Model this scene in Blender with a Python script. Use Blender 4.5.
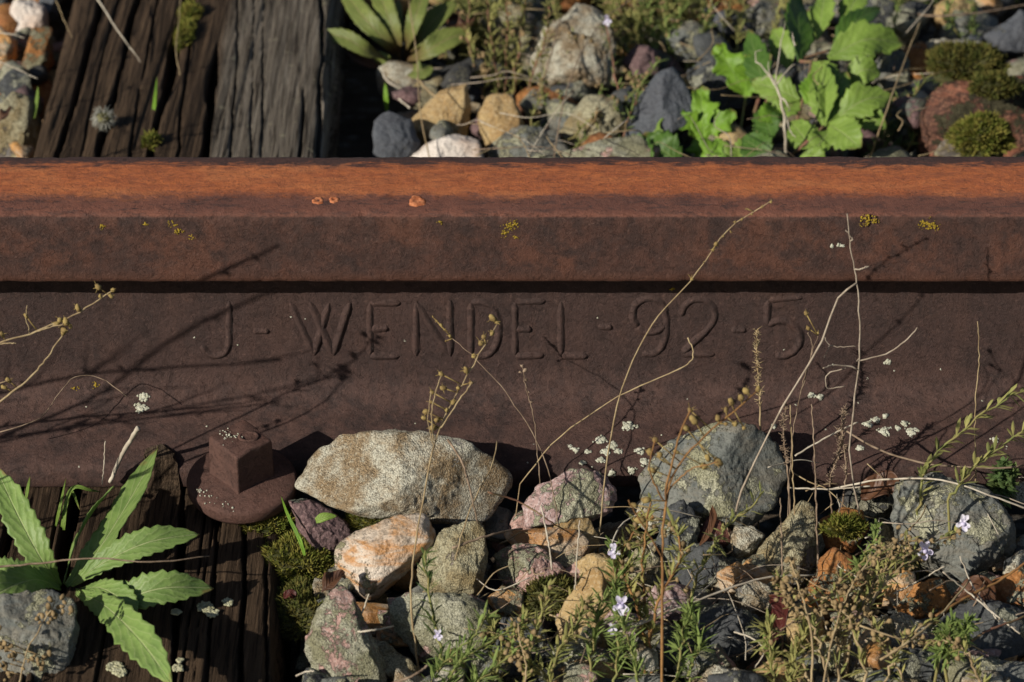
import bpy, bmesh, math, random
import numpy as np
from mathutils import Vector, Matrix

for o in list(bpy.data.objects):
    bpy.data.objects.remove(o, do_unlink=True)
scn = bpy.context.scene
COL = scn.collection
R = math.radians

# ------------------------------------------------------------------ camera
TILT, DIST, SPAN = 28.0, 1.80, 0.48
TARGET = Vector((0.0, -0.007, 0.0548))
_t = R(TILT)
FWD = Vector((0, math.cos(_t), -math.sin(_t)))
UPV = Vector((0, math.sin(_t), math.cos(_t)))
CAM = TARGET - FWD * DIST
FPX = 512 / (SPAN / 2 / DIST)
cd = bpy.data.cameras.new('camera')
cam = bpy.data.objects.new('camera', cd)
COL.objects.link(cam)
cam.location = CAM
cam.rotation_euler = (R(90 - TILT), 0, 0)
cd.sensor_width = 36
cd.lens = FPX / 1024 * 36
cd.clip_start, cd.clip_end = 0.02, 200
cd.dof.use_dof = True
cd.dof.focus_distance = DIST - 0.02
cd.dof.aperture_fstop = 16
cd.dof.aperture_blades = 7
scn.camera = cam

# ------------------------------------------------------------------ light
LDIR = Vector((1.2, 1.0, -0.78)).normalized()       # the way sunlight travels
elev = math.asin(-LDIR.z)
azim = math.atan2(-LDIR.x, -LDIR.y) % (2 * math.pi)
w = bpy.data.worlds.new('World')
scn.world = w
w.use_nodes = True
wn = w.node_tree
sky = wn.nodes.new('ShaderNodeTexSky')
sky.sky_type = 'NISHITA'
sky.sun_disc = False
sky.sun_elevation = elev
sky.sun_rotation = azim
bg = wn.nodes['Background']
bg.inputs[1].default_value = 0.058
wn.links.new(sky.outputs[0], bg.inputs[0])
sl = bpy.data.lights.new('sun', 'SUN')
sl.energy = 4.9
sl.angle = R(0.5)
sl.color = (1.0, 0.93, 0.82)
sun = bpy.data.objects.new('sun', sl)
COL.objects.link(sun)
sun.location = (-3, -2.5, 2.5)
sun.rotation_euler = LDIR.to_track_quat('-Z', 'Y').to_euler()
scn.view_settings.view_transform = 'Standard'
scn.view_settings.look = 'None'
scn.view_settings.gamma = 1
scn.view_settings.exposure = 0.12

# ------------------------------------------------------------------ placing helpers
def ray(px, py):
    return (FWD + Vector((1, 0, 0)) * ((px - 512) / FPX) + UPV * ((341 - py) / FPX))

def P(px, py, z=0.0):
    d = ray(px, py)
    return CAM + d * ((z - CAM.z) / d.z)

def PY(px, py, y):
    d = ray(px, py)
    return CAM + d * ((y - CAM.y) / d.y)

def tag(o, label=None, cat=None, group=None, kind=None):
    if label: o['label'] = label
    if cat: o['category'] = cat
    if group: o['group'] = group
    if kind: o['kind'] = kind
    return o

def empty(name, loc):
    o = bpy.data.objects.new(name, None)
    o.empty_display_size = 0.01
    o.location = loc
    COL.objects.link(o)
    return o

def meshobj(name, verts, faces, mats, parent=None, loc=None, smooth=True, mi=None, uv=None):
    me = bpy.data.meshes.new(name)
    me.from_pydata([tuple(v) for v in verts], [], faces)
    if not isinstance(mats, (list, tuple)): mats = [mats]
    for m in mats: me.materials.append(m)
    if smooth: me.polygons.foreach_set('use_smooth', [True] * len(me.polygons))
    if mi is not None: me.polygons.foreach_set('material_index', mi)
    if uv is not None:
        lay = me.uv_layers.new(name='UVMap')
        idx = np.empty(len(me.loops), dtype=np.int32)
        me.loops.foreach_get('vertex_index', idx)
        lay.data.foreach_set('uv', np.asarray(uv, dtype=np.float32)[idx].ravel())
    me.update()
    o = bpy.data.objects.new(name, me)
    COL.objects.link(o)
    if loc is not None: o.location = loc
    if parent is not None:
        o.parent = parent
    return o

# ------------------------------------------------------------------ numpy noise
def _h(ix, iy, iz):
    n = (ix * 374761393 + iy * 668265263 + iz * 2147483647 + 1013904223) & 0xffffffff
    n = ((n ^ (n >> 13)) * 1274126177) & 0xffffffff
    n = (n ^ (n >> 16)) & 0xffff
    return n / 32767.5 - 1.0

def vnoise(p):
    p = np.asarray(p, dtype=np.float64)
    i = np.floor(p).astype(np.int64); f = p - i
    f = f * f * f * (f * (f * 6 - 15) + 10)
    x, y, z = i[:, 0], i[:, 1], i[:, 2]
    fx, fy, fz = f[:, 0], f[:, 1], f[:, 2]
    def l(a, b, t): return a + (b - a) * t
    return l(l(l(_h(x, y, z), _h(x+1, y, z), fx), l(_h(x, y+1, z), _h(x+1, y+1, z), fx), fy),
             l(l(_h(x, y, z+1), _h(x+1, y, z+1), fx), l(_h(x, y+1, z+1), _h(x+1, y+1, z+1), fx), fy), fz)

def fbm(p, o=4):
    p = np.asarray(p, dtype=np.float64); s = 0; a = 1.0
    for k in range(o):
        s = s + a * vnoise(p * (2.03 ** k) + k * 17.3); a *= 0.5
    return s

# ------------------------------------------------------------------ materials
class M:
    def __init__(s, name):
        s.m = bpy.data.materials.new(name); s.m.use_nodes = True
        s.t = s.m.node_tree; s.t.nodes.clear()
        s.out = s.t.nodes.new('ShaderNodeOutputMaterial')
        s.b = s.n('ShaderNodeBsdfPrincipled')
        s.t.links.new(s.b.outputs[0], s.out.inputs[0])
    def set(s, sock, v):
        if v is None: return
        if isinstance(v, bpy.types.NodeSocket): s.t.links.new(v, sock)
        elif isinstance(v, (tuple, list)) and len(v) == 3 and sock.type == 'RGBA': sock.default_value = (*v, 1)
        else: sock.default_value = v
    def n(s, ty, props=None, **kw):
        nd = s.t.nodes.new(ty)
        for k, v in (props or {}).items(): setattr(nd, k, v)
        for k, v in kw.items():
            key = int(k[1:]) if k[0] == '_' and k[1:].isdigit() else k.replace('_', ' ')
            s.set(nd.inputs[key], v)
        return nd
    def noise(s, vec, scale, detail=4, rough=.55, dist=0):
        return s.n('ShaderNodeTexNoise', Vector=vec, Scale=scale, Detail=detail, Roughness=rough, Distortion=dist).outputs[0]
    def voro(s, vec, scale, feat='F1', out=0):
        return s.n('ShaderNodeTexVoronoi', {'feature': feat}, Vector=vec, Scale=scale).outputs[out]
    def ramp(s, v, a, b, lo=0., hi=1.):
        nd = s.n('ShaderNodeMapRange', {'interpolation_type': 'SMOOTHSTEP'}, Value=v)
        s.set(nd.inputs[1], a); s.set(nd.inputs[2], b); s.set(nd.inputs[3], lo); s.set(nd.inputs[4], hi)
        return nd.outputs[0]
    def mix(s, f, a, b, mode='MIX'):
        nd = s.n('ShaderNodeMix', {'data_type': 'RGBA', 'blend_type': mode})
        s.set(nd.inputs[0], f); s.set(nd.inputs[6], a); s.set(nd.inputs[7], b)
        return nd.outputs[2]
    def math(s, op, a, b=None, c=None):
        nd = s.n('ShaderNodeMath', {'operation': op})
        s.set(nd.inputs[0], a); s.set(nd.inputs[1], b)
        if c is not None: s.set(nd.inputs[2], c)
        return nd.outputs[0]
    def coord(s, which='Object', rnd=True, stretch=None):
        v = s.n('ShaderNodeTexCoord').outputs[which]
        if rnd:
            r = s.n('ShaderNodeObjectInfo').outputs['Random']
            r3 = s.n('ShaderNodeVectorMath', {'operation': 'SCALE'}); r3.inputs[0].default_value = (7.1, 3.7, 5.3)
            s.t.links.new(r, r3.inputs[3])
            ad = s.n('ShaderNodeVectorMath', {'operation': 'ADD'}, _0=v, _1=r3.outputs[0]); v = ad.outputs[0]
        if stretch:
            mp = s.n('ShaderNodeMapping', Vector=v); mp.inputs['Scale'].default_value = stretch; v = mp.outputs[0]
        return v
    def xyz(s, v):
        nd = s.n('ShaderNodeSeparateXYZ', Vector=v); return nd.outputs
    def bump(s, h, strength=.5, dist=.001, normal=None):
        nd = s.n('ShaderNodeBump', Height=h, Strength=strength, Distance=dist)
        if normal: s.t.links.new(normal, nd.inputs['Normal'])
        return nd.outputs[0]
    def fin(s, col, rough=.85, normal=None, spec=.25, transl=0, tcol=None):
        s.set(s.b.inputs['Base Color'], col); s.set(s.b.inputs['Roughness'], rough)
        s.set(s.b.inputs['Specular IOR Level'], spec)
        if normal: s.t.links.new(normal, s.b.inputs['Normal'])
        if transl:
            tr = s.n('ShaderNodeBsdfTranslucent'); s.set(tr.inputs[0], tcol if tcol is not None else col)
            mx = s.n('ShaderNodeMixShader', _0=transl, _1=s.b.outputs[0], _2=tr.outputs[0])
            s.t.links.new(mx.outputs[0], s.out.inputs[0])
        return s.m

def mat_rock(name, c1, c2, spk, l1, l2, thr, spkamt=.5, rough=.85, spec=.25, lsc=32, gran=1250, streak=None):
    m = M(name); v = m.coord(stretch=None)
    n1 = m.noise(v, 38, 7, .6)
    base = m.mix(m.ramp(n1, .38, .62), c1, c2)
    if streak:
        mp = m.n('ShaderNodeMapping', Vector=v); mp.inputs['Scale'].default_value = (1, 1, 4); mp.inputs['Rotation'].default_value = (.5, .7, .2)
        base = m.mix(m.ramp(m.noise(mp.outputs[0], 55, 5, .6, .6), .42, .62), base, streak)
    sp = m.noise(v, 620, 2, .5)
    base = m.mix(m.math('MULTIPLY', m.ramp(sp, .52, .62), spkamt), base, spk)
    base = m.mix(m.math('MULTIPLY', m.ramp(m.noise(v, 900, 2), .58, .66), .5), base, (.03, .028, .026))
    nl = m.noise(v, lsc, 9, .68, .3)
    edge = m.math('ADD', nl, m.math('MULTIPLY', m.math('SUBTRACT', m.noise(v, 420, 2), .5), .16))
    mask = m.ramp(edge, thr - .012, thr + .018)
    g = m.voro(v, gran)
    lc = m.mix(m.ramp(m.noise(v, 75, 5, .6), .38, .62), l1, l2)
    lc = m.mix(m.math('MULTIPLY', m.ramp(m.noise(v, 620, 5, .8), .5, .62), .7), lc, tuple(x * .3 for x in l2))
    lc = m.mix(m.math('MULTIPLY', m.ramp(m.noise(v, 560, 5, .8), .46, .36), .5), lc, tuple(min(.8, x * 1.35) for x in l1))
    lc = m.mix(m.ramp(g, .35, .8, 0, .5), lc, tuple(x * .25 for x in l2))
    col = m.mix(mask, base, lc)
    gh = m.math('SUBTRACT', 1.0, g)
    h = m.math('ADD', m.math('MULTIPLY', n1, 1.5), m.math('MULTIPLY', m.noise(v, 260, 6, .65), .9))
    h = m.math('ADD', h, m.math('MULTIPLY', mask, m.math('ADD', .35, m.math('ADD', m.math('MULTIPLY', gh, .4), m.math('MULTIPLY', m.noise(v, 700, 4, .8), .9)))))
    return m.fin(col, m.mix(mask, (rough,) * 3, (.95,) * 3), m.bump(h, .85, .0022), spec)

L1, L2 = (.50, .49, .36), (.30, .29, .19)
ROCK = {
 'lichen':  mat_rock('lichen_crusted_stone', (.16, .15, .14), (.26, .24, .21), (.35, .33, .3), (.60, .58, .47), (.33, .24, .14), .37, lsc=24),
 'mustard': mat_rock('mustard_lichen_stone', (.13, .12, .11), (.2, .17, .14), (.3, .25, .2), (.46, .43, .29), (.32, .25, .13), .42),
 'pink':    mat_rock('pink_granite', (.38, .26, .24), (.27, .18, .17), (.55, .46, .44), L1, L2, .56, spkamt=.6),
 'pinkl':   mat_rock('pink_granite_with_lichen', (.42, .26, .22), (.33, .21, .18), (.55, .45, .4), (.46, .45, .34), (.27, .26, .16), .47, spkamt=.5),
 'purple':  mat_rock('dark_purple_granite', (.15, .09, .09), (.1, .065, .065), (.3, .2, .19), (.22, .24, .2), (.15, .16, .12), .58, spkamt=.5),
 'greygreen': mat_rock('grey_green_rock', (.17, .175, .155), (.115, .125, .115), (.24, .24, .22), (.50, .49, .36), (.34, .33, .21), .535, spkamt=.25, lsc=52, streak=(.17, .16, .13)),
 'darkgrey': mat_rock('dark_grey_rock', (.075, .08, .08), (.05, .053, .056), (.13, .13, .13), (.40, .40, .31), (.26, .26, .19), .55, spkamt=.25, lsc=40),
 'black':   mat_rock('blackish_rock', (.04, .041, .041), (.065, .063, .06), (.12, .12, .11), (.34, .33, .25), (.22, .21, .15), .55, spkamt=.2),
 'blue':    mat_rock('blue_grey_slate', (.10, .11, .125), (.075, .08, .092), (.15, .155, .16), (.4, .39, .3), (.26, .25, .17), .64, spkamt=.2),
 'flint':   mat_rock('amber_flint', (.46, .24, .075), (.28, .13, .04), (.55, .4, .22), (.42, .41, .3), (.25, .23, .14), .59, spkamt=.1, rough=.35, spec=.5, streak=(.42, .33, .23)),
 'shell':   mat_rock('pale_split_flint', (.56, .48, .39), (.36, .27, .19), (.65, .6, .52), (.46, .44, .30), (.30, .27, .15), .57, spkamt=.08, rough=.3, spec=.5, streak=(.44, .22, .08)),
 'white':   mat_rock('white_shelled_flint', (.62, .56, .50), (.48, .36, .28), (.7, .66, .6), (.4, .39, .3), (.26, .25, .17), .68, spkamt=.1, rough=.5, spec=.4),
 'orange':  mat_rock('orange_iron_stained_stone', (.34, .15, .045), (.24, .095, .035), (.45, .26, .12), (.40, .38, .27), (.24, .22, .13), .56, spkamt=.35),
 'tan':     mat_rock('tan_stone', (.40, .29, .14), (.30, .19, .08), (.5, .4, .25), (.42, .40, .28), (.26, .24, .14), .60, spkamt=.4),
 'red':     mat_rock('brick_red_stone', (.17, .065, .045), (.11, .045, .035), (.25, .12, .09), (.2, .19, .13), (.14, .13, .08), .66, spkamt=.4),
 'brick':   mat_rock('crumbling_red_brick', (.25, .095, .055), (.09, .042, .03), (.32, .16, .1), (.10, .09, .05), (.05, .045, .025), .52, spkamt=.5, streak=(.06, .03, .022)),  # dark streak and dark tones put the brick's shade into its colour
}

def mat_leaf(name, c1, c2, rib, base=None, transl=.3, veins=11, redbase=0):
    m = M(name); uv = m.n('ShaderNodeTexCoord').outputs['UV']
    x = m.xyz(uv); a = m.math('ABSOLUTE', m.math('SUBTRACT', x[0], .5))
    ov = m.coord()
    col = m.mix(m.ramp(m.noise(ov, 90, 4), .35, .65), c1, c2)
    sv = m.math('SINE', m.math('MULTIPLY', m.math('SUBTRACT', x[1], m.math('MULTIPLY', a, .55)), veins * 6.283))
    vm = m.ramp(sv, .82, 1.0)
    col = m.mix(m.math('MULTIPLY', vm, .35), col, rib)
    rm = m.ramp(a, .035, .012)
    col = m.mix(m.math('MULTIPLY', rm, .8), col, rib)
    if base:
        col = m.mix(m.ramp(x[1], .5, .05), col, m.mix(rm, base, rib))
    tipm = m.ramp(m.math('ADD', m.math('ADD', x[1], m.math('MULTIPLY', a, .25)), m.math('MULTIPLY', m.math('SUBTRACT', m.noise(ov, 120, 4), .5), .5)), 1.0, 1.12)
    col = m.mix(m.math('MULTIPLY', tipm, .8), col, (.20, .13, .05))
    col = m.mix(m.ramp(m.noise(ov, 60, 4), .52, .7, 0, .45), col, tuple(q * 1.3 for q in c1))
    col = m.mix(m.math('MULTIPLY', m.ramp(m.noise(ov, 330, 3), .6, .7), .45), col, tuple(q * .55 for q in c2))
    h = m.math('ADD', m.math('MULTIPLY', sv, .14), m.math('ADD', m.math('MULTIPLY', m.noise(ov, 260, 3), .8), m.math('MULTIPLY', rm, -.8)))
    return m.fin(col, .5, m.bump(h, .6, .0009), .35, transl, m.mix(.5, col, (c1[0] * 1.3, c1[1] * 1.3, c1[2] * .6)))

LEAF = {
 'thistle': mat_leaf('sow_thistle_leaf', (.21, .31, .085), (.155, .245, .065), (.38, .44, .2), transl=.25, veins=8),
 'dock':    mat_leaf('rosette_leaf', (.19, .23, .055), (.14, .18, .045), (.30, .26, .12), base=(.17, .10, .05), transl=.3, veins=9),
 'dark':    mat_leaf('dark_green_leaf', (.075, .15, .022), (.05, .115, .018), (.16, .24, .07), transl=.28, veins=7),
 'mid':     mat_leaf('mid_green_leaf', (.22, .33, .06), (.17, .27, .045), (.30, .38, .13), transl=.3, veins=7),
 'lime':    mat_leaf('lime_green_leaf', (.20, .36, .035), (.15, .29, .03), (.26, .4, .1), transl=.35, veins=6),
 'brown':   mat_leaf('withered_brown_leaf', (.11, .05, .025), (.06, .028, .018), (.14, .075, .04), transl=.15, veins=8),
 'maroon':  mat_leaf('withered_maroon_leaf', (.075, .016, .012), (.035, .009, .008), (.1, .03, .02), transl=.1, veins=8),
}

def mat_simple(name, c1, c2, scale=200, rough=.8, transl=0, spec=.2, bump=.4, bd=.0006):
    m = M(name); v = m.coord()
    n = m.noise(v, scale, 4, .6)
    return m.fin(m.mix(m.ramp(n, .35, .65), c1, c2), rough, m.bump(n, bump, bd), spec, transl)

STRAW = mat_simple('dry_straw', (.36, .28, .16), (.23, .165, .09), 160)
PALE = mat_simple('bleached_straw', (.50, .45, .36), (.36, .31, .24), 160)
GREYT = mat_simple('bleached_grey_twig', (.38, .32, .25), (.25, .2, .15), 180)
TWIG = mat_simple('grey_brown_twig', (.27, .20, .14), (.15, .105, .07), 220)
GOLD = mat_simple('golden_seed_capsule', (.36, .27, .10), (.22, .15, .06), 260, transl=.15)
RUSTSTEM = mat_simple('russet_stem', (.28, .15, .055), (.18, .09, .035), 160)
GSTEM = mat_simple('green_stem', (.20, .22, .07), (.24, .20, .08), 120, transl=.1)
RSTEM = mat_simple('reddish_stem', (.22, .10, .07), (.16, .12, .06), 120)
GRN = mat_simple('narrow_green_leaves', (.26, .33, .10), (.17, .24, .065), 90, transl=.3)
GRNY = mat_simple('narrow_yellowing_leaves', (.37, .34, .12), (.24, .26, .085), 90, transl=.3)
GRND = mat_simple('narrow_dark_green_leaves', (.09, .15, .05), (.12, .16, .05), 90, transl=.3)
BROWNBUD = mat_simple('brown_buds', (.28, .20, .10), (.17, .12, .06), 200)
LILAC = mat_simple('pale_lilac_petal', (.82, .80, .88), (.62, .56, .78), 120, transl=.25, rough=.6)
MOSS = mat_simple('moss_blade', (.13, .16, .025), (.23, .20, .045), 220, transl=.25)
MOSSD = mat_simple('dark_moss_blade', (.075, .09, .02), (.14, .12, .03), 220, transl=.2)
MOSSB = mat_simple('moss_bed', (.035, .04, .012), (.06, .055, .02), 300)
WLICH = mat_simple('white_lichen', (.50, .50, .41), (.36, .36, .27), 500, rough=.95, bump=.8)
YLICH = mat_simple('yellow_lichen', (.30, .21, .025), (.2, .14, .02), 500, rough=.95)
PLICH = mat_simple('pale_lichen_crumbs', (.45, .44, .30), (.3, .29, .17), 500, rough=.95, bump=.8)
FLUFF = mat_simple('white_seed_hair', (.5, .5, .44), (.36, .36, .30), 200, transl=.3)
EARTH = mat_simple('fluff_core', (.16, .15, .05), (.1, .09, .04), 300)

def mat_soil():
    m = M('dark_soil'); v = m.coord('Object', False)
    n = m.noise(v, 30, 9, .65)
    c = m.mix(m.ramp(n, .35, .65), (.045, .032, .022), (.085, .065, .045))
    c = m.mix(m.ramp(m.voro(v, 95), .5, .1), c, (.13, .115, .095))
    h = m.math('ADD', m.math('MULTIPLY', m.noise(v, 150, 6), .6), n)
    return m.fin(c, .95, m.bump(h, .9, .006))
SOIL = mat_soil()

def mat_rust(name='rusted_rail_steel', band=True, gain=1.0):
    gains = gain if isinstance(gain, tuple) else (gain,) * 3
    m = M(name); v = m.coord('Object', False); p = m.xyz(v)
    big = m.noise(v, 17, 6, .6); mid = m.noise(v, 120, 7, .68); fine = m.noise(v, 560, 6, .8); grit = m.noise(v, 1900, 3, .7)
    mp = m.n('ShaderNodeMapping', Vector=v); mp.inputs['Scale'].default_value = (.35, 1, 1)
    strk = m.noise(mp.outputs[0], 230, 7, .75, .3)
    strk2 = m.noise(mp.outputs[0], 48, 6, .62)
    dark = m.mix(m.ramp(mid, .36, .64), tuple(q * g9 for q, g9 in zip((.037, .0215, .0188), gains)), tuple(q * g9 for q, g9 in zip((.051, .0285, .0245), gains)))
    dark = m.mix(m.ramp(big, .45, .64, 0, .65), dark, tuple(q * g9 for q, g9 in zip((.064, .034, .0275), gains)))
    dark = m.mix(m.ramp(m.noise(v, 46, 6, .6), .56, .7, 0, .3), dark, (.085, .042, .030))
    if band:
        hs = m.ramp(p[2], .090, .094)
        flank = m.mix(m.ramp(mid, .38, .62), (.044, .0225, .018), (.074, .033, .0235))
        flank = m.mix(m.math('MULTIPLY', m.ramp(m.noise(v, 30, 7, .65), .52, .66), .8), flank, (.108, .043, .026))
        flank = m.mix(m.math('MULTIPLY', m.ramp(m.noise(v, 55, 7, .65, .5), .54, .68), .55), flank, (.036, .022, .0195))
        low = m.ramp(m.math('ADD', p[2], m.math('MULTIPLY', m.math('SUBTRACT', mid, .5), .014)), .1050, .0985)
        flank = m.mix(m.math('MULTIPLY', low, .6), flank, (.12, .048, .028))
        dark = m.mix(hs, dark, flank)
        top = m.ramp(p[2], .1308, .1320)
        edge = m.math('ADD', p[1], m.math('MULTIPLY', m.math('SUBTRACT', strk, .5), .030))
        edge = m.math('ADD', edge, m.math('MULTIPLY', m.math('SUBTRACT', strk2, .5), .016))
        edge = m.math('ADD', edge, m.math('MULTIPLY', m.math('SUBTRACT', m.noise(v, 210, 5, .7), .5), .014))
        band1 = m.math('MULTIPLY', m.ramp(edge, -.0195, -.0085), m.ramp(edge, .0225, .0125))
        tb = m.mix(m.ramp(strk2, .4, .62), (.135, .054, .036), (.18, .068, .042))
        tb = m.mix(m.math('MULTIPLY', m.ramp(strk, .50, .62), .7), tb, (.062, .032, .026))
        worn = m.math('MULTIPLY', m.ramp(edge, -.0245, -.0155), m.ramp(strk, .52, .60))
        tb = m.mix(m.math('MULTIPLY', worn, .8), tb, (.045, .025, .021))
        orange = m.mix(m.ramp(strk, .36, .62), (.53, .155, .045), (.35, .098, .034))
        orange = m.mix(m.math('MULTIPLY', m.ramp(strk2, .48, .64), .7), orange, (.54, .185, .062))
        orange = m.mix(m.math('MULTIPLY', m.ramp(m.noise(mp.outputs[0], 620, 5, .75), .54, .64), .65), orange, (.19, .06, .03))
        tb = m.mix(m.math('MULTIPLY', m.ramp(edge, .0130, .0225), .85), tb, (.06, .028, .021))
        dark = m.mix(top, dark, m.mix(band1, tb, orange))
    # run-off stains down the web, gritty scale, pits, and a rusty dust caught on the foot
    mv = m.n('ShaderNodeMapping', Vector=v); mv.inputs['Scale'].default_value = (1, 1, .13)
    runs = m.noise(mv.outputs[0], 95, 5, .65)
    dark = m.mix(m.math('MULTIPLY', m.ramp(runs, .50, .66), .3), dark, m.mix(.6, dark, (.10, .05, .036)))
    dark = m.mix(m.math('MULTIPLY', m.ramp(runs, .46, .36), .25), dark, m.mix(.7, dark, (.018, .012, .012)))
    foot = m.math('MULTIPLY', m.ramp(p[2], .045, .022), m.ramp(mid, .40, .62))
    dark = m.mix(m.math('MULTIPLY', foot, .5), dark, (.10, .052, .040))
    scale = m.noise(v, 260, 7, .75, .6)
    dark = m.mix(m.math('MULTIPLY', m.ramp(scale, .57, .63), .3), dark, m.mix(.55, dark, (.02, .012, .011)))
    col = m.mix(m.math('MULTIPLY', m.ramp(fine, .54, .66), .55), dark, m.mix(.45, dark, (.24, .14, .11)))
    col = m.mix(m.math('MULTIPLY', m.ramp(fine, .44, .33), .6), col, (.012, .007, .0065))
    col = m.mix(m.ramp(m.voro(v, 330), .045, .025, 0, .3), col, (.35, .33, .28))
    h = m.math('ADD', m.math('MULTIPLY', mid, .45), m.math('MULTIPLY', m.noise(v, 430, 6, .8), 1.1))
    h = m.math('ADD', h, m.math('MULTIPLY', grit, .35))
    h = m.math('ADD', h, m.math('MULTIPLY', m.ramp(scale, .54, .61), -.35))
    return m.fin(col, .7, m.bump(h, .8, .0011), .35)
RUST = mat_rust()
RUST2 = mat_rust('rusted_screw_steel', False, (2.0, 1.75, 1.55))

def mat_wood(name, c1, c2, grey, greyamt):
    m = M(name); v = m.coord('Object', False); p = m.xyz(v)
    mp = m.n('ShaderNodeMapping', Vector=v); mp.inputs['Scale'].default_value = (1, .035, .6)
    g = m.noise(mp.outputs[0], 520, 6, .7, .2); g2 = m.noise(mp.outputs[0], 130, 5, .6, .3)
    bl = m.noise(v, 28, 5, .6)
    col = m.mix(m.ramp(g2, .35, .65), c1, c2)
    # the right half of the timber is bleached grey, the left half still brown
    side = m.ramp(m.math('ADD', p[0], m.math('MULTIPLY', m.math('SUBTRACT', g2, .5), .02)), -.172, -.162)
    ga = m.math('MULTIPLY', side, m.ramp(p[1], -.02, .06))
    col = m.mix(m.math('MULTIPLY', ga, greyamt), col, m.mix(m.ramp(g2, .3, .7), grey, tuple(x * .6 for x in grey)))
    col = m.mix(m.math('MULTIPLY', m.ramp(g, .51, .60), .85), col, tuple(x * .3 for x in c1))
    col = m.mix(m.math('MULTIPLY', m.ramp(g, .46, .37), .6), col, m.mix(ga, tuple(x * 1.7 for x in c2), (.27, .235, .19)))
    spots = m.math('MULTIPLY', m.math('MULTIPLY', m.ramp(m.noise(v, 120, 5, .6), .62, .68), ga), .8)
    col = m.mix(spots, col, (.24, .22, .15))
    h = m.math('ADD', m.math('MULTIPLY', g, 1.3), m.math('MULTIPLY', g2, .8))
    h = m.math('ADD', h, m.math('MULTIPLY', m.noise(v, 500, 4, .7), .3))
    return m.fin(col, .9, m.bump(h, 1.0, .0020), .15)
WOOD = mat_wood('weathered_oak', (.044, .028, .017), (.074, .048, .029), (.165, .14, .11), .9)

# ------------------------------------------------------------------ ground
def build_ground():
    n = 30; ext = 60.0; vs = []; fs = []
    def warp(k): 
        t = (k / n) * 2 - 1
        return math.copysign(abs(t) ** 3, t) * ext
    for j in range(n + 1):
        for i in range(n + 1): vs.append((warp(i), warp(j), 0))
    for j in range(n):
        for i in range(n):
            a = j * (n + 1) + i; fs.append((a, a + 1, a + n + 2, a + n + 1))
    g = meshobj('ground', vs, fs, SOIL, loc=(0, 0, -.062))
    tag(g, kind='structure')
build_ground()

# ------------------------------------------------------------------ rail
HALF = [(0, .1348), (.010, .1347), (.0165, .1344), (.0225, .1339), (.0275, .1332), (.0300, .1326), (.0310, .1318), (.0314, .1300), (.0312, .1005), (.0306, .0985), (.0285, .0972),
        (.0110, .0920), (.0085, .0898), (.0074, .0860), (.0070, .0800), (.0070, .0400), (.0074, .0350), (.0090, .0295), (.0130, .0250), (.0190, .0220),
        (.0475, .0118), (.0495, .0103), (.0500, .0085), (.0500, .0010), (.0490, .0002), (0, .0002)]
def refine(pts, step=.0035):
    out = [pts[0]]
    for a, b in zip(pts, pts[1:]):
        d = math.hypot(b[0] - a[0], b[1] - a[1]); k = max(1, int(d / step))
        for i in range(1, k + 1): out.append((a[0] + (b[0] - a[0]) * i / k, a[1] + (b[1] - a[1]) * i / k))
    return out
near = refine(HALF)
PROF = [(-y, z) for y, z in near] + [(y, z) for y, z in reversed(near[1:-1])]
XS = np.concatenate([np.linspace(-1.6, -.37, 120), np.arange(-.365, .366, .0013), np.linspace(.37, 1.6, 120)]); RN = len(XS)
rail = empty('steel_rail', (0, 0, 0))
tag(rail, 'long rusty steel rail with bright orange running surface and raised lettering', 'rail')
def build_rail():
    m = len(PROF); xs = XS
    V = np.zeros((RN, m, 3)); V[:, :, 0] = xs[:, None]
    V[:, :, 1] = np.array([p[0] for p in PROF]); V[:, :, 2] = np.array([p[1] for p in PROF])
    flat = V.reshape(-1, 3)
    # slight unevenness of a worn, corroded surface
    c = flat.copy(); c[:, 1] -= 0; 
    d = fbm(flat * np.array([170, 260, 260]), 3) * .00020 + fbm(flat * np.array([14, 60, 60]) + 9, 2) * .00016
    lip = np.exp(-(((np.abs(flat[:, 1]) - .031) / .0014) ** 2)) * (np.exp(-(((flat[:, 2] - .1316) / .0014) ** 2)) + np.exp(-(((flat[:, 2] - .0992) / .0014) ** 2)))
    nick = fbm(np.stack([flat[:, 0] * 90, flat[:, 2] * 30, flat[:, 1] * 20], 1), 5)
    d -= lip * (np.clip(nick - .15, 0, 1) * .0011 + .0002 * nick)
    P2 = np.array(PROF); tan = np.roll(P2, -1, 0) - np.roll(P2, 1, 0); tan /= np.linalg.norm(tan, axis=1)[:, None]
    nn = np.stack([-tan[:, 1], tan[:, 0]], 1)
    s = np.sign(np.sum(nn * (P2 - np.array([0, .07])), 1)); 
    # outward test through polygon orientation
    area = 0.5 * np.sum(P2[:, 0] * np.roll(P2[:, 1], -1) - np.roll(P2[:, 0], -1) * P2[:, 1])
    if area > 0: nn = -nn
    flat[:, 1] += d * np.tile(nn[:, 0], RN); flat[:, 2] += d * np.tile(nn[:, 1], RN)
    flat[:, 2] = np.maximum(flat[:, 2], .0002)
    fs = []
    for i in range(RN - 1):
        a = i * m
        for j in range(m):
            k = (j + 1) % m
            fs.append((a + j, a + k, a + m + k, a + m + j) if area < 0 else (a + k, a + j, a + m + j, a + m + k))
    fs.append(list(range(m))); fs.append(list(range((RN - 1) * m + m - 1, (RN - 1) * m - 1, -1)))
    o = meshobj('rail_body', flat, fs, RUST, rail)
build_rail()

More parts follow.
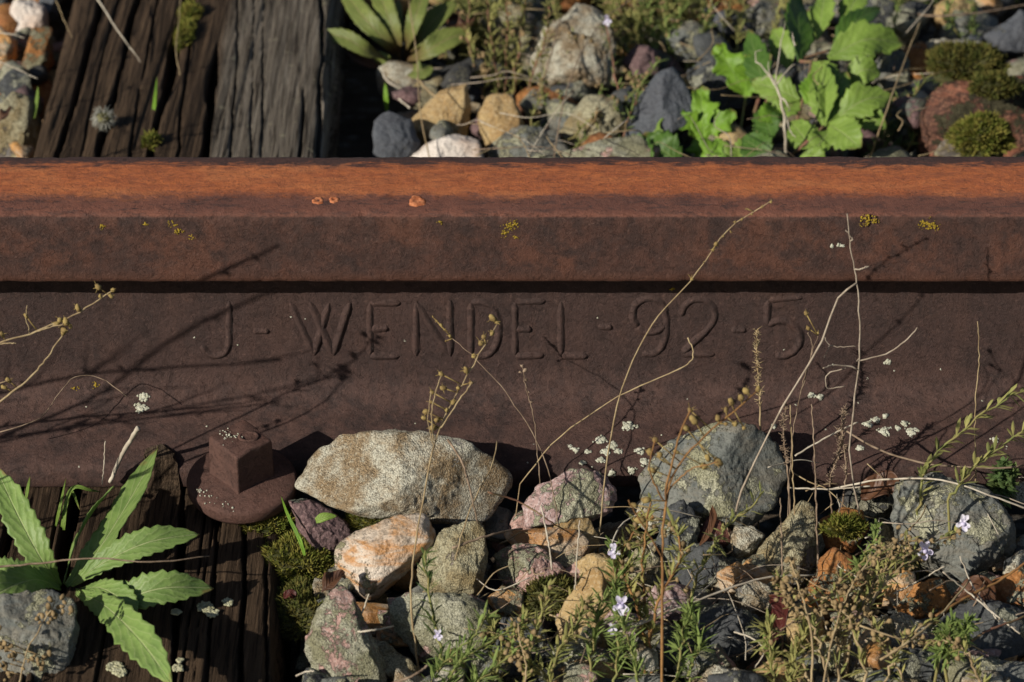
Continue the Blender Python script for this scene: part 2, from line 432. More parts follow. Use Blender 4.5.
def rail_hit(px, py):
    """first point where the sight line through a pixel meets the rail's near side, and its normal"""
    d = ray(px, py); best = None
    for (y0, z0), (y1, z1) in zip(PROF[:len(near)], PROF[1:len(near)]):
        ey, ez = y1 - y0, z1 - z0
        det = d.y * (-ez) + d.z * ey
        if abs(det) < 1e-12: continue
        ry, rz = y0 - CAM.y, z0 - CAM.z
        t = (ry * (-ez) + rz * ey) / det
        s = (d.y * rz - d.z * ry) / det
        if 0 <= s <= 1 and t > 0 and (best is None or t < best[0]):
            n = Vector((0, ez, -ey)).normalized()
            if n.dot(d) > 0: n = -n
            best = (t, n)
    if best is None: return None
    return CAM + d * best[0], best[1]

# raised characters rolled into the web
GLYPHS = [
 ('letter', [[(229, 301), (229, 330), (228, 346), (223, 354), (214, 356), (206, 352), (202, 345)]]),
 ('dash', [[(253, 331), (269, 331)]]),
 ('letter', [[(290, 302), (314, 355)], [(314, 355), (329, 303)], [(310, 302), (333, 355)], [(333, 355), (350, 302)]]),
 ('letter', [[(370, 303), (370, 356)], [(370, 303), (400, 303)], [(371, 329), (388, 328)], [(370, 356), (399, 356)]]),
 ('letter', [[(416, 356), (416, 302)], [(416, 302), (450, 356)], [(450, 356), (450, 300)]]),
 ('letter', [[(471, 302), (471, 356)], [(471, 302), (485, 303), (495, 311), (499, 328), (496, 345), (487, 355), (471, 356)]]),
 ('letter', [[(515, 302), (515, 356)], [(515, 302), (545, 301)], [(516, 329), (531, 329)], [(515, 356), (543, 355)]]),
 ('letter', [[(561, 302), (561, 356)], [(561, 356), (587, 356)]]),
 ('dash', [[(598, 327), (612, 327)]]),
 ('numeral', [[(637, 327), (633, 317), (635, 306), (643, 300), (654, 299), (663, 305), (666, 317), (666, 334), (661, 348), (652, 354), (642, 353)], [(637, 327), (645, 332), (657, 331), (665, 325)]]),
 ('numeral', [[(681, 316), (685, 306), (694, 300), (706, 301), (714, 309), (714, 320), (706, 331), (694, 342), (682, 354)], [(682, 354), (714, 354)]]),
 ('dash', [[(731, 330), (746, 330)]]),
 ('numeral', [[(803, 297), (768, 300)], [(768, 300), (767, 325)], [(767, 325), (778, 321), (790, 323), (799, 332), (800, 343), (793, 352), (783, 356), (775, 355)]]),
]
def smooth_poly(p, n):
    """Catmull-Rom through the points"""
    p = [Vector(q) for q in p]
    if len(p) == 2:
        return [p[0].lerp(p[1], i / n) for i in range(n + 1)]
    out = []
    k = max(2, n // (len(p) - 1))
    for i in range(len(p) - 1):
        p0 = p[i - 1] if i else p[0] * 2 - p[1]; p1 = p[i]; p2 = p[i + 1]
        p3 = p[i + 2] if i + 2 < len(p) else p[-1] * 2 - p[-2]
        for j in range(k):
            t = j / k
            out.append(.5 * ((2 * p1) + (-p0 + p2) * t + (2 * p0 - 5 * p1 + 4 * p2 - p3) * t * t + (-p0 + 3 * p1 - 3 * p2 + p3) * t ** 3))
    out.append(p[-1]); return out

def build_letters():
    rng = random.Random(4)
    sec = [-1, -.75, -.5, -.25, 0, .25, .5, .75, 1]
    for name, strokes in GLYPHS:
        vs, fs = [], []
        for si, st in enumerate(strokes):
            w3 = [PY(px, py, -.007) for px, py in st]
            pts = smooth_poly([(q.x, 0, q.z) for q in w3], max(10, 5 * len(st)))
            n = len(pts); base = len(vs)
            for i, q in enumerate(pts):
                t = (pts[min(i + 1, n - 1)] - pts[max(i - 1, 0)]).normalized()
                s = Vector((-t.z, 0, t.x))
                e = min(i, n - 1 - i) / 1.6; e = min(1.0, .35 + e)
                hw = .0021 * (.95 + .1 * rng.random()); hh = .0013 * e * (.9 + .2 * rng.random())
                for k in sec:
                    h = (math.cos(k * math.pi) * .5 + .5) ** .7
                    v = q + s * (hw * k * e)
                    vs.append((v.x + rng.gauss(0, .00008), -.0068 - hh * h - .00012 * si, v.z + rng.gauss(0, .00008)))
            for i in range(n - 1):
                for k in range(len(sec) - 1):
                    a = base + i * len(sec) + k; b = a + len(sec)
                    fs.append((a, b, b + 1, a + 1))
        meshobj(name, vs, fs, RUST, rail)
build_letters()

# icosphere cache
_ico = {}
def ico(sub):
    if sub not in _ico:
        bm = bmesh.new(); bmesh.ops.create_icosphere(bm, subdivisions=sub, radius=1)
        bm.verts.ensure_lookup_table()
        v = np.array([tuple(x.co) for x in bm.verts]); v /= np.linalg.norm(v, axis=1)[:, None]
        f = [tuple(q.index for q in fc.verts) for fc in bm.faces]; bm.free(); _ico[sub] = (v, f)
    return _ico[sub]

def lichen(px, py, rpx, mat, name='lichen_rosette', seed=0, flat=.55, hit=None, parent=None, dens=1.0, gs=.00065):
    """a crust of small lobes sitting on the rail"""
    h = hit or rail_hit(px, py)
    if not h: return
    p, n = h; rng = random.Random(seed + int(px * 13 + py * 7))
    a = Vector((1, 0, 0)); b = n.cross(a).normalized()
    r = rpx / 2130; sv, sf = ico(2)
    vs, fs = [], []; cnt = max(3, int(dens * (8 + rpx * rpx * 1.1)))
    for k in range(cnt):
        ang = rng.random() * 6.283; rr = r * rng.random() ** .6 * (1 + .35 * math.sin(3 * ang + seed)); sz = (gs + gs * rng.random()) * (.55 if rpx < 3 else 1) * (1.15 - .5 * rr / r)
        c = p + a * (math.cos(ang) * rr) + b * (math.sin(ang) * rr * .85) + n * (sz * .3)
        bs = len(vs); q = rng.random() * 6
        for v in sv:
            k2 = 1 + .35 * math.sin(v[0] * 7 + q) * math.sin(v[1] * 6 + q) + .25 * rng.uniform(-1, 1)
            vs.append(c + (a * v[0] + b * v[1]) * (sz * k2) + n * (v[2] * sz * flat * k2))
        fs += [tuple(i + bs for i in f) for f in sf]
    meshobj(name, vs, fs, mat, parent or rail)

for i, (x, y, r) in enumerate([(144, 397, 7), (141, 408, 8), (629, 426, 9), (601, 440, 8), (613, 446, 7), (606, 452, 6), (575, 450, 5), (570, 446, 3), (588, 452, 4),
        (583, 463, 4), (601, 460, 5), (619, 452, 5), (640, 451, 6), (632, 470, 5), (645, 462, 7), (655, 470, 6), (612, 473, 5), (868, 424, 6), (885, 431, 8), (912, 432, 8), (898, 428, 4), (886, 416, 4), (812, 395, 4),
        (820, 397, 4), (876, 420, 5), (995, 440, 5), (905, 424, 5), (860, 448, 5), (774, 427, 4), (888, 362, 4), (832, 246, 3), (838, 245, 3), (842, 246, 3)]):
    lichen(x, y, r * .8, WLICH, seed=i, gs=.0005, flat=.38)
rg = random.Random(8)
for i in range(34):                        # scattered crumbs of the same lichen
    x, y = rg.choice([(rg.uniform(20, 280), rg.uniform(380, 470)), (rg.uniform(520, 720), rg.uniform(380, 470)), (rg.uniform(780, 1020), rg.uniform(330, 470)), (rg.uniform(180, 900), rg.uniform(300, 440))])
    lichen(x, y, rg.uniform(.4, 1.4), WLICH, 'lichen_crumb', seed=i, dens=.5, gs=.00034)
for i, (x, y, r) in enumerate([(102, 226, 4), (172, 224, 5), (178, 231, 5), (190, 237, 4), (508, 226, 6), (514, 224, 5), (503, 233, 5), (515, 238, 3), (867, 219, 8), (872, 220, 6), (930, 225, 8), (924, 223, 6), (936, 227, 4),
        (75, 389, 4), (95, 385, 4), (672, 289, 3), (145, 224, 3), (440, 222, 3)]):
    lichen(x, y, r, YLICH, 'yellow_lichen', seed=i, dens=.5, flat=.5, gs=.00028)
# rust blisters on the running edge
def blister(px, py, rpx):
    p, n = rail_hit(px, py); a = Vector((1, 0, 0)); b = n.cross(a); r = rpx / 2130; vs, fs = [p + n * .0002], []
    k = 26
    for ring, (rr, hh) in enumerate([(.22, .0002), (.45, .0006), (.75, .0006), (1.0, .0001), (1.12, -.0004)]):
        for i in range(k):
            t = i / k * 6.283; q = rr * (1 + .12 * math.sin(3 * t + px) + .06 * math.sin(7 * t))
            vs.append(p + (a * math.cos(t) * q + b * math.sin(t) * q * 1.25) * r + n * hh)
    for i in range(k): fs.append((0, 1 + i, 1 + (i + 1) % k))
    for ring in range(4):
        for i in range(k):
            A = 1 + ring * k; j = (i + 1) % k
            fs.append((A + i, A + k + i, A + k + j, A + j))
    meshobj('rust_blister', vs, fs, BLIST, rail)
BLIST = mat_simple('fresh_orange_rust', (.52, .20, .09), (.30, .09, .035), 420, bump=.9)
blister(417, 201, 8); blister(318, 201, 6); blister(334, 200, 5)

# ------------------------------------------------------------------ sleeper
SX0 = P(30, 157).x; SX1 = P(324, 157).x
def build_sleeper():
    y0, y1 = -.42, .95; nx, ny = 230, 420
    xs = np.linspace(SX0, SX1, nx); ys = np.linspace(y0, y1, ny)
    X, Y = np.meshgrid(xs, ys)
    flat = np.stack([X.ravel(), Y.ravel()], 1)
    Z = np.zeros(len(flat))
    q = np.stack([flat[:, 0] * 330 - flat[:, 1] * 14, flat[:, 1] * 5, np.zeros(len(flat))], 1)
    left = 1 / (1 + np.exp((flat[:, 0] + .165) / .004))
    Z += fbm(q, 4) * (.0005 + .0004 * left)
    q2 = np.stack([flat[:, 0] * 90 - flat[:, 1] * 4, flat[:, 1] * 2.2, np.full(len(flat), 3.)], 1)
    Z += fbm(q2, 3) * (.0004 + .0004 * left)
    # checks and splits: far-side pixel pairs (line where each one runs), width, depth, y range
    def crack(pa, pb, wd, dp, ya=-9, yb=9, seed=0):
        a, b = P(*pa), P(*pb)
        t = (flat[:, 1] - a.y) / (b.y - a.y)
        cx = a.x + (b.x - a.x) * np.clip(t, -1.2, 2.2)
        cx = cx + fbm(np.stack([flat[:, 1] * 22, np.full(len(flat), seed * 3.7), np.zeros(len(flat))], 1), 3) * .0011
        ww = wd * .66 * (1 + .5 * fbm(np.stack([flat[:, 1] * 14, np.full(len(flat), seed * 1.9 + 50), np.zeros(len(flat))], 1), 2))
        fade = np.clip((flat[:, 1] - ya) / .05, 0, 1) * np.clip((yb - flat[:, 1]) / .05, 0, 1)
        ww = np.maximum(ww * fade, 1e-5)
        d = np.abs(flat[:, 0] - cx) / ww
        return -dp * fade * np.clip(1.25 - d, 0, 1) ** .6
    for k, c in enumerate([
        ((58, 157), (98, 10), .0022, .016), ((100, 150), (137, 0), .0020, .013), ((150, 157), (186, 0), .0042, .026), ((203, 157), (216, 60), .0032, .02, .2, .47),
        ((78, 157), (118, 0), .0007, .003), ((128, 157), (158, 0), .0008, .004), ((176, 157), (196, 0), .0009, .005), ((232, 157), (238, 0), .0007, .005),
        ((298, 157), (306, 60), .0011, .007, .25, .42), ((262, 100), (264, 0), .0006, .003), ((318, 157), (322, 0), .0012, .007), ((250, 157), (252, 80), .0006, .003),
        ((244, 560), (240, 682), .0012, .01, -9, -.05), ((286, 540), (290, 682), .0028, .02, -9, -.04), ((215, 560), (208, 682), .0010, .006, -9, -.03), ((266, 560), (266, 682), .0008, .005, -9, -.05), ((180, 560), (172, 682), .0020, .014, -9, -.03)]):
        Z += crack(*c, seed=k)
    # arris worn down
    e = np.minimum(flat[:, 0] - SX0, SX1 - flat[:, 0])
    er = .008 + .005 * fbm(np.stack([flat[:, 1] * 18, np.zeros(len(flat)), np.zeros(len(flat))], 1), 3)
    Z -= np.clip(1 - e / er, 0, 1) ** 2 * .008
    under = (np.abs(flat[:, 1]) < .056)
    Z = np.where(under, np.minimum(Z, -.0003), Z)
    V = np.column_stack([flat, Z]).tolist(); fs = []
    for j in range(ny - 1):
        for i in range(nx - 1):
            a = j * nx + i; fs.append((a, a + 1, a + nx + 1, a + nx))
    # sides
    border = [i for i in range(nx)] + [j * nx + nx - 1 for j in range(1, ny)] + [(ny - 1) * nx + i for i in range(nx - 2, -1, -1)] + [j * nx for j in range(ny - 2, 0, -1)]
    rings = [border]
    rg2 = np.random.RandomState(3)
    for dz in (.012, .03, .06, .1, .15):
        r = []
        for b in border:
            x, y, z = V[b]
            o = .0016 * math.sin(dz * 300 + y * 31) + .001 * rg2.randn()
            V.append([x + (o if abs(x - SX0) < 1e-6 else (-o if abs(x - SX1) < 1e-6 else 0)), y, min(z, -.004) - dz]); r.append(len(V) - 1)
        rings.append(r)
    n = len(border)
    for a, b in zip(rings, rings[1:]):
        for i in range(n):
            j = (i + 1) % n; fs.append((a[i], b[i], b[j], a[j]))
    o = meshobj('wooden_sleeper', V, fs, WOOD)
    tag(o, 'weathered cracked oak sleeper running under the rusty rail', 'sleeper')
    return o
sleeper = build_sleeper()

# ------------------------------------------------------------------ screw
def lathe(prof, k, c, wob=0, seed=0):
    vs, fs = [], []
    rng = np.random.RandomState(seed); ph = rng.rand(4) * 6
    for r, z in prof:
        for i in range(k):
            t = i / k * 6.2832; rr = r * (1 + wob * (math.sin(2 * t + ph[0]) + .6 * math.sin(3 * t + ph[1]) + .4 * math.sin(5 * t + ph[2])))
            vs.append(Vector((c.x + rr * math.cos(t), c.y + rr * math.sin(t), c.z + z)))
    for j in range(len(prof) - 1):
        for i in range(k):
            i2 = (i + 1) % k; fs.append((j * k + i, j * k + i2, (j + 1) * k + i2, (j + 1) * k + i))
    return vs, fs
def build_screw():
    c = P(243, 497, .004); c.y = -.0655
    root = empty('sleeper_screw', (c.x, c.y, 0))
    tag(root, 'rusty square-headed sleeper screw with round flange clamping the rail foot', 'screw')
    r0 = Vector((0, 0, 0))
    vs, fs = lathe([(.0, .0), (.0240, .0), (.0252, .002), (.0254, .0058), (.0250, .0072), (.0236, .0080), (.0190, .0086), (.0150, .0092), (.0125, .0100), (0, .0102)], 72, r0, .012, 2)
    # the flange sits tilted: it leans back on the rail foot
    tl = Matrix.Rotation(R(9), 3, 'X')
    f = meshobj('flange', [tl @ v + Vector((0, 0, .0075)) for v in vs], fs, RUST2, root)
    # square head with softened, slightly tapered sides
    vs, fs = [], []; k = 168
    rings = [(-.0035, 1.06), (0.0, 1.02), (.004, 1.0), (.0215, .975), (.0228, .965), (.0238, .94), (.0241, .88), (.0240, .5), (.0239, .02)]
    for z, s in rings:
        for i in range(k):
            t = i / k * 6.2832
            cx, sx = math.cos(t), math.sin(t); p = 60
            rr = .0106 / ((abs(cx) ** p + abs(sx) ** p) ** (1 / p)) * s
            ex = .00025 * math.sin(5 * t + z * 300)
            vs.append(Vector(((rr + ex) * cx, (rr + ex) * sx, z + .0004 * math.sin(3 * t))))
    for j in range(len(rings) - 1):
        for i in range(k):
            i2 = (i + 1) % k; fs.append((j * k + i, j * k + i2, (j + 1) * k + i2, (j + 1) * k + i))
    fs.append([(len(rings) - 1) * k + i for i in range(k)])
    rm = Matrix.Rotation(R(42), 3, 'Z')
    h = meshobj('square_head', [tl @ (rm @ v) + Vector((0, 0, .0140)) for v in vs], fs, RUST2, root)
    # stamped ring on the top of the head
    vs, fs = [], []; k = 36; m = 8
    for i in range(k):
        t = i / k * 6.2832
        for j in range(m):
            u = j / m * 6.2832; rr = .0037 + .0008 * math.cos(u)
            vs.append(tl @ Vector((.0038 + rr * math.cos(t) * 1.1, .001 + rr * math.sin(t) * .9, .0240 + .0008 * math.sin(u))) + Vector((0, 0, .0140)))
    for i in range(k):
        for j in range(m):
            i2, j2 = (i + 1) % k, (j + 1) % m; fs.append((i * m + j, i2 * m + j, i2 * m + j2, i * m + j2))
    meshobj('stamped_ring', vs, fs, RUST2, h)
    # white lichen crumbs on flange and head
    rng = random.Random(5); sv, sf = ico(1); vs, fs = [], []
    top = tl @ Vector((0, 0, 1))
    for i in range(60):
        if i < 34:
            p = tl @ Vector((rng.gauss(-.0045, .0022), rng.gauss(.0015, .0022), .0242)) + Vector((0, 0, .0140))
        else:
            a = rng.uniform(3.5, 4.7); r = rng.uniform(.0185, .0245)
            z = np.interp(r, [.013, .0152, .018, .0215, .0244, .0255], [.0100, .0092, .0087, .0083, .0076, .006])
            p = tl @ Vector((r * math.cos(a), r * math.sin(a), z)) + Vector((0, 0, .0077))
        s = rng.uniform(.00015, .0005) * (1.6 if rng.random() < .1 else 1); b = len(vs)
        for v in sv: vs.append(p + Vector(v) * s * rng.uniform(.7, 1.3))
        fs += [tuple(q + b for q in f2) for f2 in sf]
    o = meshobj('lichen_crumbs', vs, fs, WLICH, root); tag(o, kind='stuff')
build_screw()

# ------------------------------------------------------------------ stones
HERO = []
def rock(label, poly, mat, z=0.0, depth=.9, sub=6, p=60, rough=.105, seed=None, group=None, cat='stone', name='ballast_stone', y=None, tiltf=.5):
    A = np.array(poly, float)
    x, yy = A[:, 0], A[:, 1]; x2, y2 = np.roll(x, -1), np.roll(yy, -1)
    cr = x * y2 - x2 * yy; a = cr.sum() / 2
    cen = np.array([((x + x2) * cr).sum(), ((yy + y2) * cr).sum()]) / (6 * a)
    C = P(cen[0], cen[1], z) if y is None else PY(cen[0], cen[1], y)
    k = (C - CAM).dot(FWD) / FPX
    if seed is None: seed = int(abs(cen[0] * 7 + cen[1] * 13))
    rng = np.random.RandomState(seed)
    L = (A - cen) * np.array([1, -1]) * k * 1.03
    if a > 0: L = L[::-1]
    size = math.sqrt(abs(a)) * k; T = depth * size / 2
    pl = []
    for i in range(len(L)):
        q, r = L[i], L[(i + 1) % len(L)]; e = r - q; n = np.array([e[1], -e[0]]); n /= np.linalg.norm(n) + 1e-12
        h = n @ q
        if h < 0: n, h = -n, -h
        h = max(h, size * .12)
        al = rng.uniform(.08, tiltf * 1.3); be = rng.uniform(.0, .35)
        pl.append((n[0] * math.cos(al), n[1] * math.cos(al), math.sin(al), h * math.cos(al)))
        pl.append((n[0] * math.cos(be), n[1] * math.cos(be), -math.sin(be), h * math.cos(be)))
    for i in range(9):                       # corners knocked off
        n = rng.randn(3); n[2] = abs(n[2]) * .8 + .25; n /= np.linalg.norm(n)
        e = max(0.0, float((L @ n[:2]).max())) + abs(n[2]) * T * .7
        pl.append((*n, e * rng.uniform(.82, .97)))
    for i in range(4):
        n = np.array([rng.uniform(-.6, .6), rng.uniform(-.25, .75), 1.0]); n /= np.linalg.norm(n)
        pl.append((*n, T * rng.uniform(.72, 1.05)))
    for i in range(2):
        n = np.array([rng.uniform(-.4, .4), rng.uniform(-.4, .4), -1.0]); n /= np.linalg.norm(n)
        pl.append((*n, T * rng.uniform(.8, 1.05)))
    HERO.append((C.x, C.y, size))
    if abs(a) < 2300: sub = 5
    pl = np.array(pl); v, f = ico(sub)
    val = np.maximum(v @ pl[:, :3].T / pl[:, 3], 0) ** p
    r = val.sum(1) ** (-1 / p)
    pos = v * r[:, None]
    sd = rng.rand(3) * 60
    nz = fbm(pos / size * 2.2 + sd, 5) * rough * .46 + fbm(pos / size * 9 + sd, 5) * rough * .24
    st = fbm(pos / size * 3.1 + sd + 5, 2) * 2.2; nz += (np.floor(st) + np.clip((st - np.floor(st)) * 5, 0, 1)) * rough * .24   # chipped steps
    ridge = np.abs(fbm(pos / size * 4.2 + sd + 11, 3))
    pos = pos * (1 + nz - rough * .5 * np.clip(.25 - ridge, 0, 1) * 1.6)[:, None]
    pos = pos + v * (fbm(pos * 420 + sd, 3) * .00028 + fbm(pos * 150 + sd, 3) * .0004)[:, None]
    Rw = np.array([[1, 0, 0], tuple(UPV), tuple(-FWD)])
    W = pos @ Rw
    o = meshobj(name, W, f, ROCK[mat], loc=C)
    tag(o, label, cat, group)
    return o

rock('large pale lichen-crusted slab leaning against the rail foot beside the square screw', [(297, 482), (320, 446), (342, 436), (420, 432), (464, 440), (498, 463), (525, 492), (515, 521), (470, 524), (400, 522), (362, 521), (330, 505), (303, 496)], 'lichen', z=.021, depth=.58, sub=6, p=60, rough=.06)
rock('small dark purple granite stone beside the moss under the screw flange', [(291, 503), (311, 500), (345, 520), (357, 541), (345, 550), (325, 558), (310, 558), (299, 535)], 'purple', z=.004)
rock('pale split flint with amber streaks below the large lichen slab', [(334, 546), (346, 537), (398, 515), (426, 513), (437, 540), (427, 556), (402, 578), (376, 602), (352, 592), (335, 567)], 'shell', z=.004, depth=.8, sub=6, rough=.045, p=24)
rock('mustard lichen-covered upright stone between split flint and brown flint', [(417, 566), (440, 533), (465, 519), (484, 525), (487, 560), (482, 592), (465, 603), (428, 592)], 'mustard', z=.002, depth=.7)
rock('pink speckled granite stone lying against the rail foot, right of the lichen slab', [(521, 506), (535, 488), (570, 471), (598, 472), (613, 490), (612, 512), (590, 521), (525, 528)], 'pink', z=.008, depth=.7, sub=6)
rock('glossy caramel brown flint under the pink speckled granite', [(500, 534), (545, 527), (592, 531), (588, 556), (560, 575), (525, 560)], 'flint', z=-.004, depth=.7, p=24, rough=.05)
rock('reddish stone with lichen patches in front of the caramel flint', [(496, 556), (515, 545), (543, 549), (566, 570), (552, 593), (520, 598), (503, 582)], 'pinkl', z=-.008)
rock('small yellow tan stone wedged beneath pink granite', [(553, 520), (590, 516), (601, 545), (577, 562), (556, 552)], 'tan', z=-.004, depth=.6)
rock('tall pink granite stone with greenish lichen at the sleeper edge', [(307, 642), (324, 605), (335, 590), (350, 588), (363, 618), (381, 650), (386, 690), (350, 705), (322, 688)], 'pinkl', z=-.004, sub=6, depth=.8)
rock('broad pink granite stone half covered by lichen below the mustard stone', [(387, 598), (410, 593), (470, 597), (491, 610), (489, 650), (455, 668), (420, 660), (396, 628)], 'pinkl', z=-.008, sub=6, seed=77)
rock('small shaded dark stone under the broad pink granite', [(382, 636), (420, 632), (432, 665), (402, 695), (380, 675)], 'black', z=-.03)
rock('triangular orange tan stone behind narrow-leaved greenery', [(556, 622), (584, 576), (600, 569), (614, 600), (618, 642), (590, 662), (558, 652)], 'tan', z=-.006, depth=.6)
rock('large grey green rock with pale lichen spots against the rail foot', [(640, 472), (664, 446), (718, 424), (765, 431), (784, 450), (791, 476), (772, 501), (741, 528), (700, 525), (660, 522), (643, 503)], 'greygreen', z=.016, depth=.62, sub=6, p=60)
rock('narrow upright dark stone left of the small dark red stone', [(655, 562), (660, 512), (684, 499), (700, 518), (697, 546), (680, 577), (662, 582)], 'darkgrey', z=.002)
rock('small dark red stone below the large grey green rock', [(692, 537), (711, 514), (729, 530), (729, 546), (706, 552)], 'red', z=-.002)
rock('dark grey stone with lichen flecks under the small dark red stone', [(668, 562), (690, 546), (715, 543), (733, 565), (736, 583), (700, 593), (670, 584)], 'darkgrey', z=-.008, seed=9)
rock('small rounded lichen stone beside the cream crusted stone', [(725, 546), (735, 526), (752, 525), (764, 537), (752, 556), (735, 561)], 'lichen', z=-.004, seed=4)
rock('cream lichen-crusted stone with pinkish top in front of dry twiggy stems', [(764, 522), (776, 500), (791, 492), (812, 505), (819, 530), (816, 562), (800, 583), (770, 604), (745, 592), (742, 571), (758, 552)], 'mustard', z=.0, sub=6, seed=15)
rock('orange stone carrying a small moss cushion', [(820, 522), (838, 508), (862, 509), (868, 530), (852, 552), (825, 548)], 'orange', z=.0)
rock('large dark grey rock under lilac flowers at the rail foot', [(893, 514), (905, 481), (938, 474), (985, 489), (1012, 520), (1017, 548), (985, 577), (950, 582), (918, 564), (900, 546)], 'greygreen', z=.006, sub=6, depth=.75, seed=31)
rock('rusty orange stone with lichen below the large dark grey rock', [(893, 604), (912, 586), (940, 577), (953, 600), (946, 622), (905, 622)], 'orange', z=-.006, seed=32)
rock('orange brown stone leaning on the dark grey rock from the side', [(988, 582), (1022, 567), (1044, 588), (1034, 618), (1000, 608)], 'orange', z=-.002, seed=33)
rock('dark grey flat stone below the orange brown stone', [(938, 620), (980, 599), (1022, 611), (1036, 650), (982, 668), (938, 646)], 'darkgrey', z=-.01, seed=34)
rock('dark angular stone with one pale lichen spot beside the withered maroon leaf', [(698, 614), (730, 604), (760, 620), (766, 650), (740, 672), (705, 668), (693, 640)], 'darkgrey', z=-.01, seed=35)
rock('blackish stone behind the white fallen straw', [(638, 642), (660, 624), (694, 630), (700, 665), (670, 692), (640, 684)], 'black', z=-.012)
rock('small pinkish stone in the shade above the fallen white straw', [(637, 602), (650, 586), (669, 589), (670, 615), (650, 624), (640, 616)], 'pinkl', z=-.008, seed=36)
rock('grey stone spotted with lichen at the base of the toothed green leaves', [(-18, 612), (10, 590), (46, 587), (72, 600), (77, 640), (62, 702), (-24, 704)], 'greygreen', z=.004, sub=6, depth=.7, seed=37)
rock('rust stained stone beneath the tangle of brown budded stems', [(798, 602), (820, 570), (852, 560), (871, 590), (852, 622), (815, 627)], 'orange', z=-.008, seed=38)
rock('pale lichen stone partly buried in the tangle of stems', [(818, 636), (850, 622), (880, 634), (884, 668), (850, 690), (820, 672)], 'mustard', z=-.012, seed=39)
rock('small tan stone below the withered maroon leaf', [(750, 674), (768, 660), (800, 660), (812, 684), (790, 700), (755, 700)], 'tan', z=-.012, seed=40)
rock('grey lichen stone below the dark angular stone', [(690, 680), (715, 666), (748, 672), (756, 700), (720, 715), (690, 705)], 'lichen', z=-.012, seed=41)
rock('small lichen stone beside a green sprig behind the large dark grey rock', [(1008, 492), (1022, 480), (1044, 484), (1048, 506), (1020, 510)], 'lichen', z=.004, seed=42)
rock('low dark stone under the brown arching stem, before the rusty orange stone', [(866, 660), (900, 645), (940, 650), (950, 685), (905, 700), (868, 692)], 'darkgrey', z=-.014, seed=43)
rock('dark stone in the gap behind the orange mossy stone', [(838, 500), (860, 484), (892, 486), (898, 512), (872, 528), (846, 520)], 'black', z=-.004, seed=44)
rock('lichen flecked stone under the lilac flowering stems', [(625, 560), (645, 545), (660, 560), (658, 590), (636, 596)], 'mustard', z=-.006, seed=45)
rock('grey stone half hidden by fine greenery at the pink granite', [(486, 640), (505, 618), (540, 622), (556, 650), (540, 682), (500, 684)], 'darkgrey', z=-.016, seed=46)
rock('small brown stone among green shoots', [(556, 672), (580, 660), (620, 664), (632, 692), (600, 706), (560, 700)], 'tan', z=-.018, seed=47)
rock('small mauve stone between orange stone and lichen stone', [(868, 590), (884, 572), (900, 578), (898, 600), (878, 610)], 'purple', z=-.012, seed=48)
rock('grey stone below the dark grey flat stone beside a reddish stem', [(955, 668), (990, 660), (1030, 664), (1040, 700), (990, 712), (958, 700)], 'greygreen', z=-.014, seed=49)

rock('orange stone just below the moss cushion of the other orange stone', [(818, 560), (835, 548), (852, 556), (854, 580), (832, 590), (816, 580)], 'orange', z=.004, seed=101)
rock('pale lichen stone touching the dark angular stone from behind', [(735, 590), (752, 578), (772, 590), (770, 612), (745, 618)], 'lichen', z=-.004, seed=102)
rock('tan stone with lichen under the cream crusted stone', [(778, 612), (800, 600), (822, 612), (820, 640), (792, 650)], 'tan', z=-.008, seed=103)
rock('speckled lichen stone at the feet of the lilac flowers', [(880, 622), (900, 612), (926, 622), (930, 648), (900, 656), (882, 644)], 'lichen', z=-.008, seed=104)
rock('pink stone under the long white straw', [(640, 596), (662, 582), (690, 590), (694, 616), (662, 626), (642, 616)], 'pink', z=-.002, seed=105)
rock('lichen stone left of the dark grey rock in the tangle', [(866, 540), (884, 524), (900, 536), (900, 562), (878, 570), (864, 558)], 'mustard', z=-.004, seed=106)
rock('ochre stone between caramel flint and triangular tan stone', [(576, 562), (596, 552), (618, 560), (622, 582), (600, 590), (580, 584)], 'tan', z=-.008, seed=107)

rock('amber flint chip beside the broad pink granite', [(488, 598), (502, 586), (522, 594), (524, 616), (500, 622)], 'flint', z=-.008, seed=111)
rock('glossy amber flint below the small dark red stone', [(716, 574), (738, 562), (752, 574), (746, 592), (722, 594)], 'flint', z=-.004, seed=112)
rock('pink granite stone under the russet seed stem', [(596, 622), (616, 606), (640, 618), (642, 646), (612, 652)], 'pink', z=-.008, seed=113)
rock('amber stone beside the low dark stone in the weeds', [(850, 642), (872, 628), (892, 640), (890, 664), (862, 668)], 'flint', z=-.008, seed=114)

# beyond the rail
ZB = -.022
rock('small slate blue stone in the dark gap beside the sleeper beyond the rail', [(372, 168), (375, 121), (388, 112), (410, 120), (419, 142), (415, 172)], 'blue', z=ZB)
rock('honey coloured flint below the reddish green rosette', [(404, 126), (440, 91), (466, 85), (471, 112), (465, 142), (425, 150)], 'tan', z=ZB, rough=.06)
rock('white and rose split flint at the rail head edge', [(407, 160), (426, 143), (455, 133), (480, 139), (488, 168), (420, 180)], 'white', z=ZB - .004, p=24, rough=.045)
rock('ochre stone beside the honey coloured flint', [(478, 112), (490, 95), (512, 94), (522, 125), (506, 146), (485, 148)], 'tan', z=ZB, seed=50)
rock('flat grey stone with pale lichen below the ochre stone', [(486, 146), (520, 126), (558, 129), (566, 152), (520, 172), (490, 168)], 'greygreen', z=ZB - .004, seed=51)
rock('big cream and tan mottled rock behind thin dry stems', [(528, 62), (545, 28), (576, 4), (602, 14), (619, 50), (608, 86), (580, 98), (548, 92)], 'lichen', z=ZB + .008, sub=6, seed=52)
rock('tan grey lichen stone in front of the cream mottled rock', [(560, 132), (588, 95), (620, 98), (628, 130), (602, 152), (570, 152)], 'mustard', z=ZB, seed=53)
